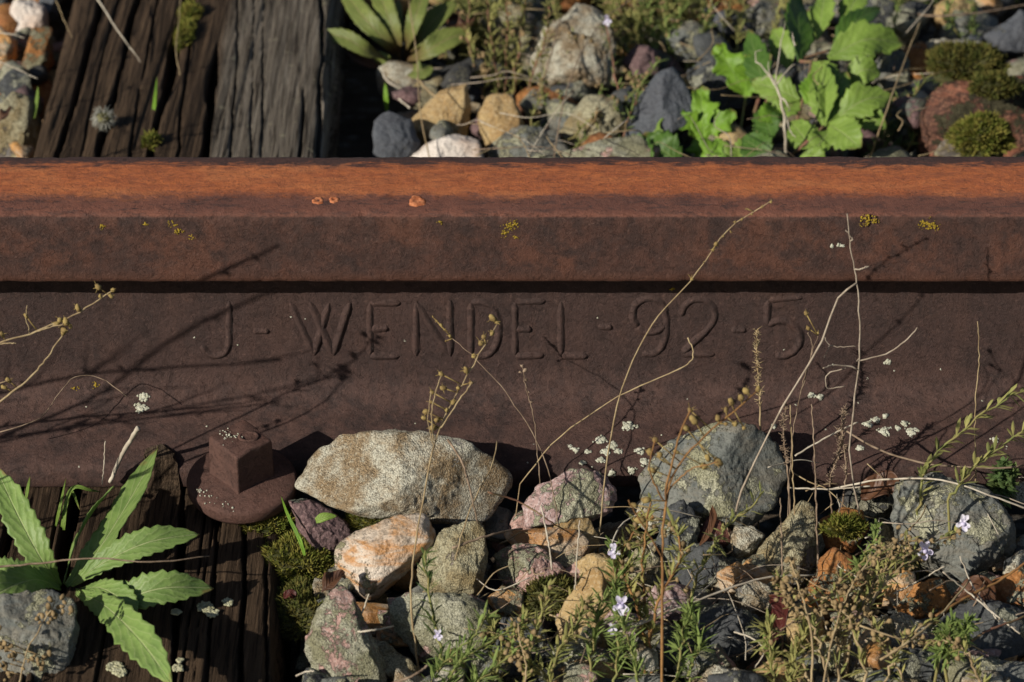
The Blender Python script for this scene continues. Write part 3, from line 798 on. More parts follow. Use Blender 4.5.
rock('smooth slate blue pyramid-shaped stone beside bright green leaves', [(616, 132), (656, 74), (674, 67), (696, 98), (704, 122), (665, 142), (634, 144)], 'blue', z=ZB + .004, sub=6, rough=.045)
rock('grey lichen-blotched stone behind the bright green leaves', [(688, 72), (718, 52), (742, 78), (752, 102), (722, 114), (698, 102)], 'darkgrey', z=ZB, seed=54)
rock('low pinkish lichen stone at the foot of the slate blue pyramid', [(566, 152), (600, 140), (640, 136), (664, 152), (645, 176), (575, 176)], 'pinkl', z=ZB - .006, seed=55)
rock('layered grey lichen stone behind the mossy red brick', [(906, 62), (930, 40), (978, 42), (1002, 62), (976, 80), (920, 80)], 'lichen', z=ZB, seed=56)
rock('slate grey stone behind the mossy red brick', [(984, 36), (1020, 12), (1046, 22), (1040, 56), (998, 56)], 'blue', z=ZB, seed=57)
rock('crumbling red brick piece topped with moss cushions', [(908, 116), (945, 84), (1038, 74), (1056, 120), (1040, 172), (925, 178)], 'brick', z=ZB - .002, sub=6, depth=.8, seed=58, cat='brick', name='broken_brick', p=26)
rock('russet flint left of the sleeper beyond the rail', [(18, 78), (33, 30), (50, 24), (52, 62), (40, 80)], 'orange', z=ZB, seed=59)
rock('pale cream stone above the russet flint', [(2, 22), (18, -4), (45, 6), (48, 28), (22, 40)], 'white', z=ZB, seed=60)
rock('small bluish stone at the sleeper corner', [(36, 8), (46, -14), (62, -8), (58, 16), (44, 22)], 'blue', z=ZB, seed=61)
rock('lichen covered stone left of the sleeper at the rail edge', [(-10, 112), (14, 92), (34, 96), (40, 130), (30, 172), (-12, 176)], 'mustard', z=ZB, seed=62)
rock('small dark grey stone under the russet flint', [(-4, 86), (12, 68), (30, 74), (34, 96), (8, 104)], 'darkgrey', z=ZB, seed=63)
rock('brown shaded stone left of the pale cream stone', [(-22, 40), (-2, 26), (16, 40), (14, 72), (-16, 76)], 'flint', z=ZB, seed=64)
rock('mauve stone in the shade right of the cream mottled rock', [(622, 62), (636, 44), (656, 50), (660, 74), (636, 84)], 'purple', z=ZB, seed=65)
rock('grey stone between the leafy plant and the dry grass stem', [(872, 70), (890, 46), (910, 56), (912, 90), (884, 102)], 'greygreen', z=ZB, seed=66)
rock('tan stone behind the layered grey lichen stone', [(925, 14), (950, -6), (976, 2), (972, 26), (940, 30)], 'tan', z=ZB, seed=67)
rock('grey speckled stone behind the broad green leaves', [(840, 12), (866, -8), (896, 2), (894, 30), (858, 36)], 'darkgrey', z=ZB, seed=68)
rock('dark stone below the feathery greenery', [(440, 70), (470, 56), (506, 66), (510, 90), (470, 96), (444, 90)], 'black', z=ZB - .01, seed=69)
rock('lichen flecked stone beside the mossy red brick', [(884, 122), (900, 100), (918, 108), (920, 140), (895, 150)], 'darkgrey', z=ZB - .006, seed=70)
rock('grey lichen stone behind slate blue pyramid', [(660, 40), (690, 20), (716, 34), (712, 58), (676, 64)], 'greygreen', z=ZB, seed=71)
rock('brownish stone deep in the greenery behind the rail', [(478, 20), (510, 2), (536, 14), (534, 44), (494, 50)], 'mustard', z=ZB, seed=72)
rock('pale stone at the back among feathery greenery', [(736, 20), (760, 0), (786, 10), (784, 38), (750, 44)], 'greygreen', z=ZB, seed=73)

# small gravel that fills the ballast between the stones
def build_gravel():
    rng = np.random.RandomState(12); V, F, MI = [], [], []; nv = 0
    names = ['lichen', 'mustard', 'pinkl', 'purple', 'greygreen', 'darkgrey', 'black', 'blue', 'flint', 'orange', 'tan', 'darkgrey', 'black', 'mustard', 'greygreen', 'lichen', 'pinkl', 'mustard']
    v3, f3 = ico(3); f3 = np.array(f3); v4, f4 = ico(4); f4 = np.array(f4); v2, f2 = ico(2); f2 = np.array(f2)
    spots = []
    for k in range(3300):
        u = rng.rand()
        if u < .36: x, y = rng.uniform(-.3, .42), rng.uniform(-.34, -.045)
        elif u < .72: x, y = rng.uniform(-.36, .44), rng.uniform(.07, .75)
        else: x, y = rng.uniform(-1.3, 1.3), rng.uniform(-.7, 1.3)
        if SX0 - .012 < x < SX1 + .012: continue
        if abs(y) < .062: continue
        if y > .05 and SX1 - .01 < x < SX1 + .035 and y < .6: continue
        spots.append((x, y))
    for k in range(1500):                   # the ballast goes on outside the picture
        x, y = rng.uniform(-.95, SX0 - .015), rng.uniform(-.55, 1.0)
        if abs(y) > .062: spots.append((x, y))
    chips = []
    for k in range(1500):
        if len(chips) >= 300: break
        x, y = rng.uniform(-.09, .30), rng.uniform(-.26, -.056)
        if all((x - hx) ** 2 + (y - hy) ** 2 > (.47 * hs) ** 2 for hx, hy, hs in HERO): chips.append((x, y))
    nsp = len(spots)
    for q, (x, y) in enumerate(spots + chips):
        s = rng.uniform(.006, .019) * (1.3 if abs(x) > .45 or y > .6 else 1)
        far = abs(x) > .42 or y > .62 or y < -.3
        v0, f0 = (v4, f4) if q >= nsp else ((v2, f2) if far else (v3, f3))
        n = rng.randn(9, 3); n /= np.linalg.norm(n, axis=1)[:, None]; h = rng.uniform(.55, 1.05, 9); pw = 60 if q >= nsp else 30
        r = (np.maximum(v0 @ n.T / h, 0) ** pw).sum(1) ** (-1 / pw)
        r = np.minimum(r, 1.5)
        pos = v0 * r[:, None] * s * np.array([1, rng.uniform(.65, 1), rng.uniform(.5, .85)])
        a = rng.rand() * 6.28; ca, sa = math.cos(a), math.sin(a)
        pos = pos @ np.array([[ca, sa, 0], [-sa, ca, 0], [0, 0, 1]])
        pos *= (1 + .09 * fbm(pos / s * 2 + rng.rand(3) * 40, 4))[:, None]
        if q >= nsp: pos *= .75
        z = (rng.uniform(-.034, -.010) if q >= nsp else rng.uniform(-.058, -.030)) + (rng.uniform(0, .016) if s < .013 else 0) + (.010 if y > .6 else 0)
        V.append(pos + np.array([x, y, z])); F.append(f0 + nv); nv += len(v0); MI += [int(rng.choice([0, 1, 2, 4, 4, 5, 8, 10, 15, 16]) if q >= nsp else rng.randint(len(names)))] * len(f0)
    o = meshobj('ballast_gravel', np.concatenate(V).tolist(), np.concatenate(F).tolist(), [ROCK[n] for n in names], mi=MI)
    tag(o, 'small mixed gravel filling the ballast between the larger stones', 'gravel', kind='stuff')
build_gravel()

# ------------------------------------------------------------------ plant helpers
def tube_data(pts, r0, r1, k=6, vs=None, fs=None, jit=0, rng=None):
    vs = [] if vs is None else vs; fs = [] if fs is None else fs
    n = len(pts); base = len(vs); prev = Vector((.3, .2, 1)).normalized()
    for i, q in enumerate(pts):
        t = (pts[min(i + 1, n - 1)] - pts[max(i - 1, 0)])
        if t.length < 1e-9: t = Vector((0, 0, 1))
        t.normalize()
        a = prev - t * prev.dot(t)
        if a.length < 1e-4: a = t.orthogonal()
        a.normalize(); b = t.cross(a); prev = a
        r = r0 + (r1 - r0) * i / max(1, n - 1)
        if rng: r *= 1 + jit * rng.uniform(-1, 1)
        for j in range(k):
            an = j / k * 6.2832; vs.append(q + (a * math.cos(an) + b * math.sin(an)) * r)
    for i in range(n - 1):
        for j in range(k):
            j2 = (j + 1) % k; fs.append((base + i * k + j, base + i * k + j2, base + (i + 1) * k + j2, base + (i + 1) * k + j))
    fs.append(tuple(base + j for j in reversed(range(k)))); fs.append(tuple(base + (n - 1) * k + j for j in range(k)))
    return vs, fs

def blob(vs, fs, c, r, axis, el=1.3, sub=2, rng=None):
    sv, sf = ico(sub); b = len(vs); axis = axis.normalized(); u = axis.orthogonal().normalized(); w2 = axis.cross(u)
    for v in sv:
        k = 1 + (.2 * rng.uniform(-1, 1) if rng else 0)
        vs.append(c + (u * v[0] + w2 * v[1]) * r * k + axis * (v[2] * r * el * k))
    fs += [tuple(i + b for i in f) for f in sf]

def jitter(pts, amt, rng):
    out = []
    for i, q in enumerate(pts):
        k = 0 if i == 0 else 1
        out.append(q + Vector((rng.gauss(0, amt), rng.gauss(0, amt), rng.gauss(0, amt))) * k)
    return out

def chain(px, y0, y1, zmin=None, n=24, wob=.0005, rng=None):
    """pixels along a stem -> 3-D points on a sheet that leans from depth y0 (base) to y1 (tip)"""
    k = len(px)
    pts = [PY(x, y, y0 + (y1 - y0) * i / max(1, k - 1)) for i, (x, y) in enumerate(px)]
    pts = smooth_poly(pts, n)
    return jitter(pts, wob, rng) if rng and wob else pts

def stalk(name, label, px, y0, y1, r0, r1, mat, branches=(), pods=(), podmat=None, podr=.0016, group=None, cat='dry stem', fuzz=0, seed=1, root=True):
    """branches: list of (pixels, r0, r1, dy); pods: list of (px, py, size)"""
    rng = random.Random(seed)
    main = chain(px, y0, y1, rng=rng, n=30, wob=.00018); r0 *= .62; r1 *= .5; podr *= .8
    if root and main[0].z > -.03:           # carry the stem down into the ballast
        b = main[0]; d = (main[0] - main[3]).normalized()
        low = b + Vector((d.x * .2, d.y * .2, -1)).normalized() * (b.z + .052)
        main = [low, low.lerp(b, .5)] + main
    base = main[0].copy()
    th = empty(name, base); tag(th, label, cat, group)
    inv = -base
    vs, fs = tube_data(main, r0, r1, 7, jit=.15, rng=rng)
    for bpx, b0, b1, dy in branches:
        q0 = bpx[0]
        near_pt = min(main, key=lambda m: (proj(m)[0] - q0[0]) ** 2 + (proj(m)[1] - q0[1]) ** 2)
        pts = chain(bpx, near_pt.y, near_pt.y + dy, rng=rng, n=16, wob=.00015); b0 *= .7; b1 *= .7
        if (pts[0] - near_pt).length < .0045: pts[0] = near_pt
        tube_data(pts, b0, b1, 6, vs, fs, jit=.15, rng=rng)
    if fuzz:
        for i in range(fuzz):
            q = rng.choice(main[len(main) // 3:]); d = Vector((rng.gauss(0, 1), rng.gauss(0, 1), rng.gauss(.6, .6))).normalized()
            tube_data([q, q + d * rng.uniform(.0012, .0032)], .00028, .0001, 4, vs, fs)
    o = meshobj('stem', [v + inv for v in vs], fs, mat, th)
    if pods:
        vs, fs = [], []
        for (x, y, s) in pods:
            q = min(main, key=lambda m: (proj(m)[0] - x) ** 2 + (proj(m)[1] - y) ** 2)
            c = PY(x, y, q.y)
            if (c - q).length > .002: tube_data([q, c], .0003, .0003, 4, vs, fs)
            if podmat is BROWNBUD:
                for _ in range(5): blob(vs, fs, c + Vector((rng.gauss(0, 1), rng.gauss(0, 1), rng.gauss(0, 1))) * podr * s * 1.1, podr * s * rng.uniform(.3, .6), Vector((rng.gauss(0, 1), rng.gauss(0, 1), 1)), 1.5, 2, rng)
                continue
            for _ in range(3):
                dd = Vector((rng.gauss(0, 1), rng.gauss(0, 1), rng.gauss(.3, 1))).normalized(); tube_data([c, c + dd * podr * s * rng.uniform(1.2, 2.0)], .00022, .00008, 4, vs, fs)
            blob(vs, fs, c, podr * s * rng.uniform(.55, .9), (c - q) if (c - q).length > 1e-4 else Vector((.3, 0, 1)), rng.uniform(1.0, 1.7), 2, rng)
        o = meshobj('seed_capsules', [v + inv for v in vs], fs, podmat or GOLD, th); tag(o, kind='stuff')
    return th

def proj(p):
    d = p - CAM; k = d.dot(FWD)
    return 512 + FPX * d.x / k, 341 - FPX * d.dot(UPV) / k

def leaf_data(pts, width, up=None, teeth=0, amp=.15, belly=.55, fold=.18, wave=.06, nt=40, nw=6, tipw=.04, rng=None, lobes=0, lobeamp=0, stalkw=0.12):
    """blade along pts; returns verts, faces, uv"""
    rng = rng or random.Random(1)
    pts = smooth_poly(pts, nt); n = len(pts); vs, fs, uv = [], [], []
    up = (up or Vector((-.25, -.75, .75))).normalized(); ph = rng.random() * 6
    for i, q in enumerate(pts):
        t = i / (n - 1)
        tg = (pts[min(i + 1, n - 1)] - pts[max(i - 1, 0)]).normalized()
        s = tg.cross(up)
        if s.length < 1e-5: s = tg.orthogonal()
        s.normalize(); nr = s.cross(tg).normalized()
        # broadest at 'belly'
        if t < belly: prof = stalkw + (1 - stalkw) * math.sin(t / belly * math.pi / 2) ** 1.3
        else: prof = tipw + (1 - tipw) * math.cos((t - belly) / (1 - belly) * math.pi / 2) ** .8
        for j in range(2 * nw + 1):
            u = (j - nw) / nw; sd = 0 if u < 0 else 1
            wd = width * .5 * prof
            if teeth:
                f = (t * teeth + .31 * sd + .06 * math.sin(9 * t + ph)) % 1.0
                wd *= 1 + amp * (f ** 1.3 - .5) * (.55 + .9 * abs(math.sin(t * 23 + ph + 3 * sd))) * min(1, t * 5) * (1 if t < .96 else .3)
            if lobes:
                wd *= 1 - lobeamp * (.5 + .5 * math.cos(t * lobes * 6.283 + .5 * sd)) * min(1, t * 4)
            off = nr * (fold * wd * abs(u) ** 1.4 + wave * width * math.sin(t * 11 + ph + 2.1 * u) * abs(u))
            vs.append(q + s * (u * wd) + off); uv.append((.5 + u * .5, t))
    m = 2 * nw + 1
    for i in range(n - 1):
        for j in range(m - 1):
            a = i * m + j; fs.append((a, a + 1, a + m + 1, a + m))
    return vs, fs, uv

def add_leaf(parent, pts, width, mat, name='leaf', thick=.00035, **kw):
    base = parent.location
    vs, fs, uv = leaf_data([p - base for p in pts], width, **kw)
    o = meshobj(name, vs, fs, mat, parent, uv=uv)
    md = o.modifiers.new('thickness', 'SOLIDIFY'); md.thickness = thick; md.offset = 0
    return o

def shift(c, dx=0, dy=0, dz=0): return c + Vector((dx, dy, dz))

# ------------------------------------------------------------------ toothed rosette in front
def rosette_front():
    b = P(64, 588, -.004)
    th = empty('green_rosette_plant', b); tag(th, 'bright green rosette plant with toothed leaves growing beside the sleeper', 'plant')
    def L(px, zs, w, seed, **kw):
        pts = [P(x, y, z) for (x, y), z in zip(px, zs)]
        d = dict(teeth=13, amp=.24, belly=.62, fold=.22, wave=.05, rng=random.Random(seed), stalkw=.16, tipw=.05); d.update(kw)
        add_leaf(th, pts, w, LEAF['thistle'], **d)
    L([(66, 586), (95, 555), (130, 500), (158, 448)], [0, .012, .022, .030], .0165, 1, amp=.16, up=Vector((-.5, -.8, .25)))
    L([(64, 584), (75, 545), (93, 512), (114, 486)], [0, .012, .020, .026], .0085, 2, up=Vector((-.95, -.1, .3)))
    L([(70, 586), (105, 562), (150, 542), (199, 534)], [0, .014, .022, .020], .0140, 3, up=Vector((-.15, -.6, .8)))
    L([(78, 592), (120, 598), (165, 588), (213, 588)], [0, .010, .016, .010], .0160, 4, up=Vector((-.2, -.7, .8)), belly=.6)
    L([(76, 592), (105, 606), (140, 640), (172, 684)], [0, .012, .022, .020], .0158, 5, up=Vector((-.4, -.5, .8)))
    L([(80, 590), (100, 588), (122, 600), (137, 617)], [.0, .010, .013, .009], .0125, 6, up=Vector((-.1, -.6, .9)))
    L([(60, 586), (42, 560), (18, 515), (-4, 468)], [0, .018, .034, .044], .0150, 7, up=Vector((.1, -.8, .5)))
    L([(60, 588), (35, 580), (5, 590), (-30, 612)], [0, .014, .022, .020], .0180, 8, up=Vector((.0, -.6, .8)))
    L([(56, 586), (30, 578), (0, 575), (-40, 572)], [0, .012, .016, .014], .0170, 9, up=Vector((.0, -.6, .8)))
rosette_front()

def rosette_back():
    b = P(400, 62, -.03)
    th = empty('reddish_rosette_plant', b); tag(th, 'low rosette plant with reddish leaf bases beside the sleeper beyond the rail', 'plant')
    def L(px, zs, w, seed, mat='dock', **kw):
        pts = [P(x, y, z) for (x, y), z in zip(px, zs)]
        d = dict(teeth=14, amp=.10, belly=.66, fold=.2, wave=.05, rng=random.Random(seed), stalkw=.14, tipw=.14); d.update(kw)
        add_leaf(th, pts, w, LEAF[mat], **d)
    z0 = -.028
    L([(398, 62), (370, 52), (345, 38), (319, 33)], [z0, -.012, -.004, -.004], .0105, 1)
    L([(398, 58), (385, 40), (362, 15), (338, -18)], [z0, -.012, .0, .006], .0125, 2)
    L([(400, 58), (395, 35), (384, 5), (372, -28)], [z0, -.010, .004, .012], .0125, 3)
    L([(404, 56), (410, 35), (418, 10), (428, -20)], [z0, -.008, .006, .014], .0110, 4)
    L([(404, 58), (420, 38), (436, 18), (456, 2)], [z0, -.012, -.002, .004], .0135, 5)
    L([(404, 62), (425, 52), (446, 40), (468, 32)], [z0, -.014, -.008, -.006], .0150, 6)
    L([(402, 64), (412, 70), (422, 70), (430, 66)], [z0, -.020, -.018, -.018], .0120, 7)
    L([(398, 64), (390, 62), (380, 58), (374, 55)], [z0, -.022, -.020, -.018], .0080, 8)
    L([(398, 64), (382, 66), (360, 60), (343, 46)], [z0, -.024, -.022, -.020], .0060, 9, mat='brown', fold=.5)
    L([(400, 60), (398, 40), (396, 20), (398, 0)], [z0, -.016, -.008, -.002], .0090, 10)
    L([(402, 58), (424, 48), (450, 22), (470, 22)], [z0, -.022, -.018, -.018], .0120, 11, mat='brown')
rosette_back()

def leafy_back():
    b = P(778, 160, -.04)
    th = empty('leafy_green_plant', b); tag(th, 'leafy plant with broad toothed green leaflets beyond the rail', 'plant')
    def L(base, tip, w, z0, z1, mat, seed, bend=0, **kw):
        a, c = P(*base, z0), P(*tip, z1); mdl = a.lerp(c, .5) + Vector((0, 0, bend)) + Vector((0, -.002, .002))
        d = dict(teeth=7, amp=.22, belly=.42, fold=.14, wave=.04, rng=random.Random(seed), stalkw=.1, tipw=.06); d.update(kw)
        add_leaf(th, [a, mdl, c], w, LEAF[mat], name='leaflet', **d)
    L((800, 62), (796, -8), .021, .002, .024, 'dark', 1, up=Vector((.5, -.7, .5)))
    L((832, 50), (880, 8), .015, .004, .014, 'dark', 2, .004)
    L((828, 58), (903, 44), .026, .002, .004, 'mid', 3, .006, lobes=3, lobeamp=.2)
    L((812, 62), (838, 98), .018, .004, -.002, 'mid', 4)
    L((824, 126), (822, 62), .019, -.010, .010, 'mid', 5, up=Vector((-.5, -.7, .5)))
    L((824, 126), (846, 72), .020, -.010, .006, 'mid', 55, up=Vector((.1, -.7, .7)))
    L((832, 122), (892, 96), .023, -.010, .0, 'mid', 6, .004, lobes=3, lobeamp=.22)
    L((828, 124), (860, 148), .022, -.010, -.012, 'mid', 7)
    L((800, 100), (752, 82), .018, -.006, -.002, 'mid', 8)
    L((766, 96), (748, 30), .017, -.006, .012, 'dark', 9, up=Vector((-.4, -.7, .5)))
    L((812, 150), (790, 122), .018, -.02, -.014, 'mid', 10)
    L((800, 158), (826, 168), .018, -.02, -.022, 'mid', 11)
    L((770, 160), (742, 138), .020, -.02, -.016, 'dark', 12)
    L((830, 130), (812, 156), .016, -.012, -.02, 'mid', 13)
    L((776, 120), (800, 92), .016, -.014, -.006, 'mid', 19)
    L((772, 140), (760, 108), .016, -.018, -.010, 'dark', 18)
    L((736, 160), (760, 140), .016, -.024, -.02, 'mid', 17)
    L((842, 30), (866, -12), .016, .006, .016, 'mid', 61, .004)
    L((818, 40), (826, -10), .016, .004, .018, 'mid', 62, .003, up=Vector((-.4, -.7, .6)))
    L((846, 82), (880, 74), .018, -.004, .0, 'mid', 63, .004)
    L((790, 70), (772, 30), .016, -.004, .010, 'mid', 64, .003, up=Vector((-.3, -.7, .6)))
    L((846, 118), (886, 128), .018, -.012, -.012, 'mid', 65, .003)
    L((784, 112), (758, 120), .015, -.012, -.010, 'lime', 66)
    L((806, 104), (818, 72), .014, -.006, .004, 'lime', 67)
    # stalks of the leaf
    k = 0
    for px, zs in [([(778, 168), (800, 148), (824, 126)], [-.04, -.02, -.01]), ([(780, 168), (800, 110), (812, 62)], [-.04, -.01, .004]), ([(812, 62), (800, 60), (830, 50)], [.004, .002, .004]), ([(752, 168), (758, 130), (768, 96)], [-.04, -.02, -.006]), ([(752, 120), (770, 72), (800, 58)], [-.03, -.01, .0])]:
        pts = smooth_poly([P(x, y, z) - b for (x, y), z in zip(px, zs)], 14)
        vs, fs = tube_data(pts, .0011, .0007, 7); meshobj('leaf_stalk', vs, fs, RSTEM, th)
leafy_back()

def lobed_back():
    b = P(700, 162, -.045)
    th = empty('lime_green_plant', b); tag(th, 'low lime green plant with deeply lobed leaves beside the slate blue stone', 'plant')
    def L(base, tip, w, z0, z1, mat, seed, **kw):
        a, c = P(*base, z0), P(*tip, z1); mdl = a.lerp(c, .5) + Vector((0, -.001, .003))
        d = dict(teeth=6, amp=.25, belly=.5, fold=.2, wave=.1, rng=random.Random(seed), stalkw=.08, tipw=.15, lobes=2.6, lobeamp=.5, nt=48); d.update(kw)
        add_leaf(th, [a, mdl, c], w, LEAF[mat], name='leaf', **d)
    L((704, 145), (700, 88), .022, -.03, -.006, 'lime', 1)
    L((702, 140), (676, 112), .015, -.03, -.014, 'lime', 2)
    L((706, 142), (736, 112), .017, -.03, -.012, 'lime', 3)
    L((745, 96), (715, 46), .022, -.022, .004, 'lime', 4)
    L((746, 96), (748, 55), .016, -.022, .006, 'lime', 5)
    L((744, 98), (760, 84), .012, -.02, -.012, 'lime', 6)
    L((658, 150), (648, 98), .017, -.03, -.012, 'mid', 7)
    L((684, 168), (640, 140), .022, -.03, -.02, 'dark', 8, lobes=0, lobeamp=0)
    L((652, 172), (626, 140), .018, -.03, -.022, 'dark', 9, lobes=0, lobeamp=0)
    L((700, 170), (722, 140), .020, -.036, -.022, 'lime', 10)
    L((720, 172), (742, 150), .018, -.036, -.026, 'mid', 11)
    L((704, 166), (694, 140), .016, -.036, -.024, 'lime', 12)
    for px, zs in [([(704, 175), (705, 160), (704, 143)], [-.045, -.036, -.03]), ([(728, 172), (740, 130), (746, 96)], [-.045, -.03, -.022])]:
        pts = smooth_poly([P(x, y, z) - b for (x, y), z in zip(px, zs)], 10)
        vs, fs = tube_data(pts, .0010, .0006, 7); meshobj('leaf_stalk', vs, fs, GSTEM, th)
lobed_back()

# ------------------------------------------------------------------ narrow-leaved plants
def narrow_plant(label, stems, mat, stemmat=GSTEM, ll=.011, lw=.0013, dens=1.0, seed=1, flowers=(), buds=0, name='narrow_leaved_plant', group=None, budmat=None):
    """stems: list of (pixels base->tip, y base, y tip)"""
    rng = random.Random(seed); allp = []
    for px, y0, y1 in stems:
        allp.append(chain(px, y0, y1, rng=rng, n=26, wob=.0005))
    base = allp[0][0].copy(); base.z = -.05
    th = empty(name, base); tag(th, label, 'plant', group)
    sv, sf = [], []; lv, lf = [], []; bv, bf = [], []
    for pts in allp:
        if pts[0].z > -.045:
            lo = pts[0].copy(); lo.z = -.05; lo += Vector((rng.gauss(0, .004), rng.gauss(0, .004), 0)); pts = [lo, lo.lerp(pts[0], .5)] + pts
        tube_data(pts, .00075, .0004, 6, sv, sf, jit=.1, rng=rng)
        ln = sum((a - c).length for a, c in zip(pts, pts[1:])); n = int(ln / .0019 * dens * DENS)
        for i in range(n):
            t = rng.uniform(.18, 1.0); k = min(len(pts) - 2, int(t * (len(pts) - 1))); q = pts[k].lerp(pts[k + 1], rng.random())
            tg = (pts[k + 1] - pts[k]).normalized()
            a = tg.orthogonal().normalized(); a.rotate(Matrix.Rotation(rng.random() * 6.283, 3, tg))
            L = ll * rng.uniform(.55, 1.15) * (1 - .35 * max(0, t - .6)); d = (a * .8 + tg * rng.uniform(.5, 1.1)).normalized()
            dr = Vector((0, 0, -1)); s = d.cross(dr + a * .3)
            if s.length < 1e-4: continue
            s.normalize(); w2 = lw * rng.uniform(.7, 1.2) / 2; b0 = len(lv)
            m1 = q + d * (L * .4) + Vector((0, 0, .0006)); m2 = q + d * (L * .75); e = q + d * L + Vector((0, 0, -.0012 * rng.random()))
            nn = s.cross(d) * (w2 * .35)
            lv.extend([q, m1 - s * w2 + nn, m1, m1 + s * w2 + nn, m2 - s * w2 * .75 + nn, m2, m2 + s * w2 * .75 + nn, e])
            lf.extend([(b0, b0 + 2, b0 + 1), (b0, b0 + 3, b0 + 2), (b0 + 1, b0 + 2, b0 + 5, b0 + 4), (b0 + 2, b0 + 3, b0 + 6, b0 + 5), (b0 + 4, b0 + 5, b0 + 7), (b0 + 5, b0 + 6, b0 + 7)])
        for i in range(buds * 2):
            k = rng.randint(int(len(pts) * .55), len(pts) - 1); q = pts[k] + Vector((rng.gauss(0, .002), rng.gauss(0, .002), rng.gauss(0, .0015)))
            tube_data([pts[k], q], .0003, .0003, 4, bv, bf)
            blob(bv, bf, q, rng.uniform(.0006, .0013), Vector((rng.gauss(0, 1), rng.gauss(0, 1), 1)), 1.3, 2, rng)
    st = meshobj('stem', [v - base for v in sv], sf, stemmat, th)
    o = meshobj('foliage', [v - base for v in lv], lf, mat, th); tag(o, kind='stuff')
    if bv:
        o = meshobj('buds', [v - base for v in bv], bf, budmat or BROWNBUD, th); tag(o, kind='stuff')
    for (x, y, sz) in flowers:
        q = min((p for pts in allp for p in pts), key=lambda m: (proj(m)[0] - x) ** 2 + (proj(m)[1] - y) ** 2)
        c = PY(x, y, q.y - .002); fv, ff = [], []
        s = .0017 * sz
        if (c - q).length > .001: tube_data([q - base, c - base], .0004, .0003, 5, sv2 := [], sf2 := []); meshobj('pedicel', sv2, sf2, stemmat, th)
        cc = c - base
        # tube, spur, two upright upper lobes and a swollen three-lobed lower lip
        tube_data([cc + Vector((0, .6 * s, .2 * s)), cc], s * .45, s * .62, 9, fv, ff)
        tube_data([cc + Vector((0, .4 * s, -.1 * s)), cc + Vector((.1 * s, .7 * s, -1.0 * s)), cc + Vector((.15 * s, .5 * s, -1.9 * s))], s * .28, s * .06, 7, fv, ff)
        for ax, w in [((-.45, -.25, 1.5), .8), ((.45, -.25, 1.5), .8), ((-1.1, -.6, -.5), .9), ((1.1, -.6, -.5), .9), ((0.1, -.8, -1.4), 1.0)]:
            ax = Vector(ax) * s; ax.rotate(Matrix.Rotation(rng.uniform(-.25, .25), 3, 'Y')); b0 = len(fv)
            pv, pf, _ = leaf_data([cc, cc + ax * .6 + Vector((0, -.15 * s, 0)), cc + ax * 1.1], w * s, up=Vector((0, -1, .2)), nt=8, nw=2, belly=.65, fold=.3, wave=.1, tipw=.4, stalkw=.4, rng=rng)
            fv += pv; ff += [tuple(q2 + b0 for q2 in f3) for f3 in pf]
        blob(fv, ff, cc + Vector((0, -.55 * s, -.15 * s)), .42 * s, Vector((0, -1, 0)), .8, 2, rng)
        meshobj('flower', fv, ff, LILAC, th)
    return th

DENS = 1.95
yF = lambda x, y, z=0: P(x, y, z).y
# in front of the rail
narrow_plant('narrow-leaved plant bearing two lilac flowers in front of the triangular tan stone', [([(612, 700), (618, 650), (616, 600), (612, 545)], -.215, -.17), ([(640, 700), (634, 660), (622, 625), (618, 598)], -.215, -.19), ([(590, 700), (592, 650), (604, 600), (640, 555)], -.212, -.17)], GRN, seed=11, flowers=[(614, 550, 1.3), (621, 604, 1.7), (612, 628, 1.0)], dens=1.0, ll=.010, name='toadflax_plant')
narrow_plant('bushy yellow-green narrow-leaved plant below the caramel flint', [([(520, 705), (528, 660), (540, 615), (548, 590)], -.215, -.185), ([(545, 705), (556, 660), (575, 625), (590, 600)], -.215, -.19), ([(500, 700), (500, 660), (520, 630), (525, 615)], -.21, -.19), ([(560, 705), (540, 670), (500, 640), (490, 625)], -.215, -.19)], GRNY, seed=12, dens=.9, buds=5, ll=.0095)
narrow_plant('thin upright green stem rising before the split flint', [([(452, 700), (440, 650), (430, 600), (424, 550)], -.205, -.175)], GRND, seed=13, dens=.8, ll=.009, flowers=[(438, 634, 1.0)], name='toadflax_plant')
narrow_plant('spreading green plant with pointed leaves at the base of the broad pink granite', [([(440, 705), (455, 670), (475, 650), (520, 625)], -.218, -.195), ([(470, 705), (480, 680), (505, 660), (530, 640)], -.218, -.2), ([(430, 700), (440, 670), (470, 640), (488, 615)], -.215, -.19)], GRN, seed=14, dens=.8, ll=.010)
narrow_plant('dense green sprig in front of the blackish stone', [([(672, 700), (680, 660), (684, 630), (690, 600)], -.21, -.185), ([(690, 705), (690, 670), (700, 640), (692, 615)], -.21, -.19)], GRN, seed=15, dens=1.1, ll=.009)
narrow_plant('olive plant tangled around russet stems before the grey green rock', [([(640, 705), (648, 640), (642, 570), (650, 500)], -.205, -.16), ([(660, 700), (640, 620), (622, 560), (640, 520)], -.2, -.16), ([(650, 690), (655, 610), (680, 560), (672, 520)], -.2, -.165)], GRNY, stemmat=RUSTSTEM, seed=16, dens=.75, buds=9, ll=.009)
narrow_plant('slender pale green stem reaching up past the small dark red stone', [([(690, 600), (705, 560), (725, 530), (762, 495)], -.15, -.125)], GRNY, seed=17, dens=.45, ll=.008)
narrow_plant('tangle of olive stems with brown buds over the rust stained stone', [([(840, 700), (838, 640), (850, 590), (880, 550)], -.215, -.16), ([(810, 700), (805, 650), (830, 600), (845, 575)], -.215, -.175), ([(870, 700), (860, 650), (842, 610), (800, 590)], -.215, -.185), ([(780, 705), (800, 660), (838, 630), (860, 600)], -.215, -.185), ([(830, 690), (815, 630), (790, 600), (778, 580)], -.212, -.18)], GRNY, stemmat=STRAW, seed=18, dens=.4, buds=13, ll=.009)
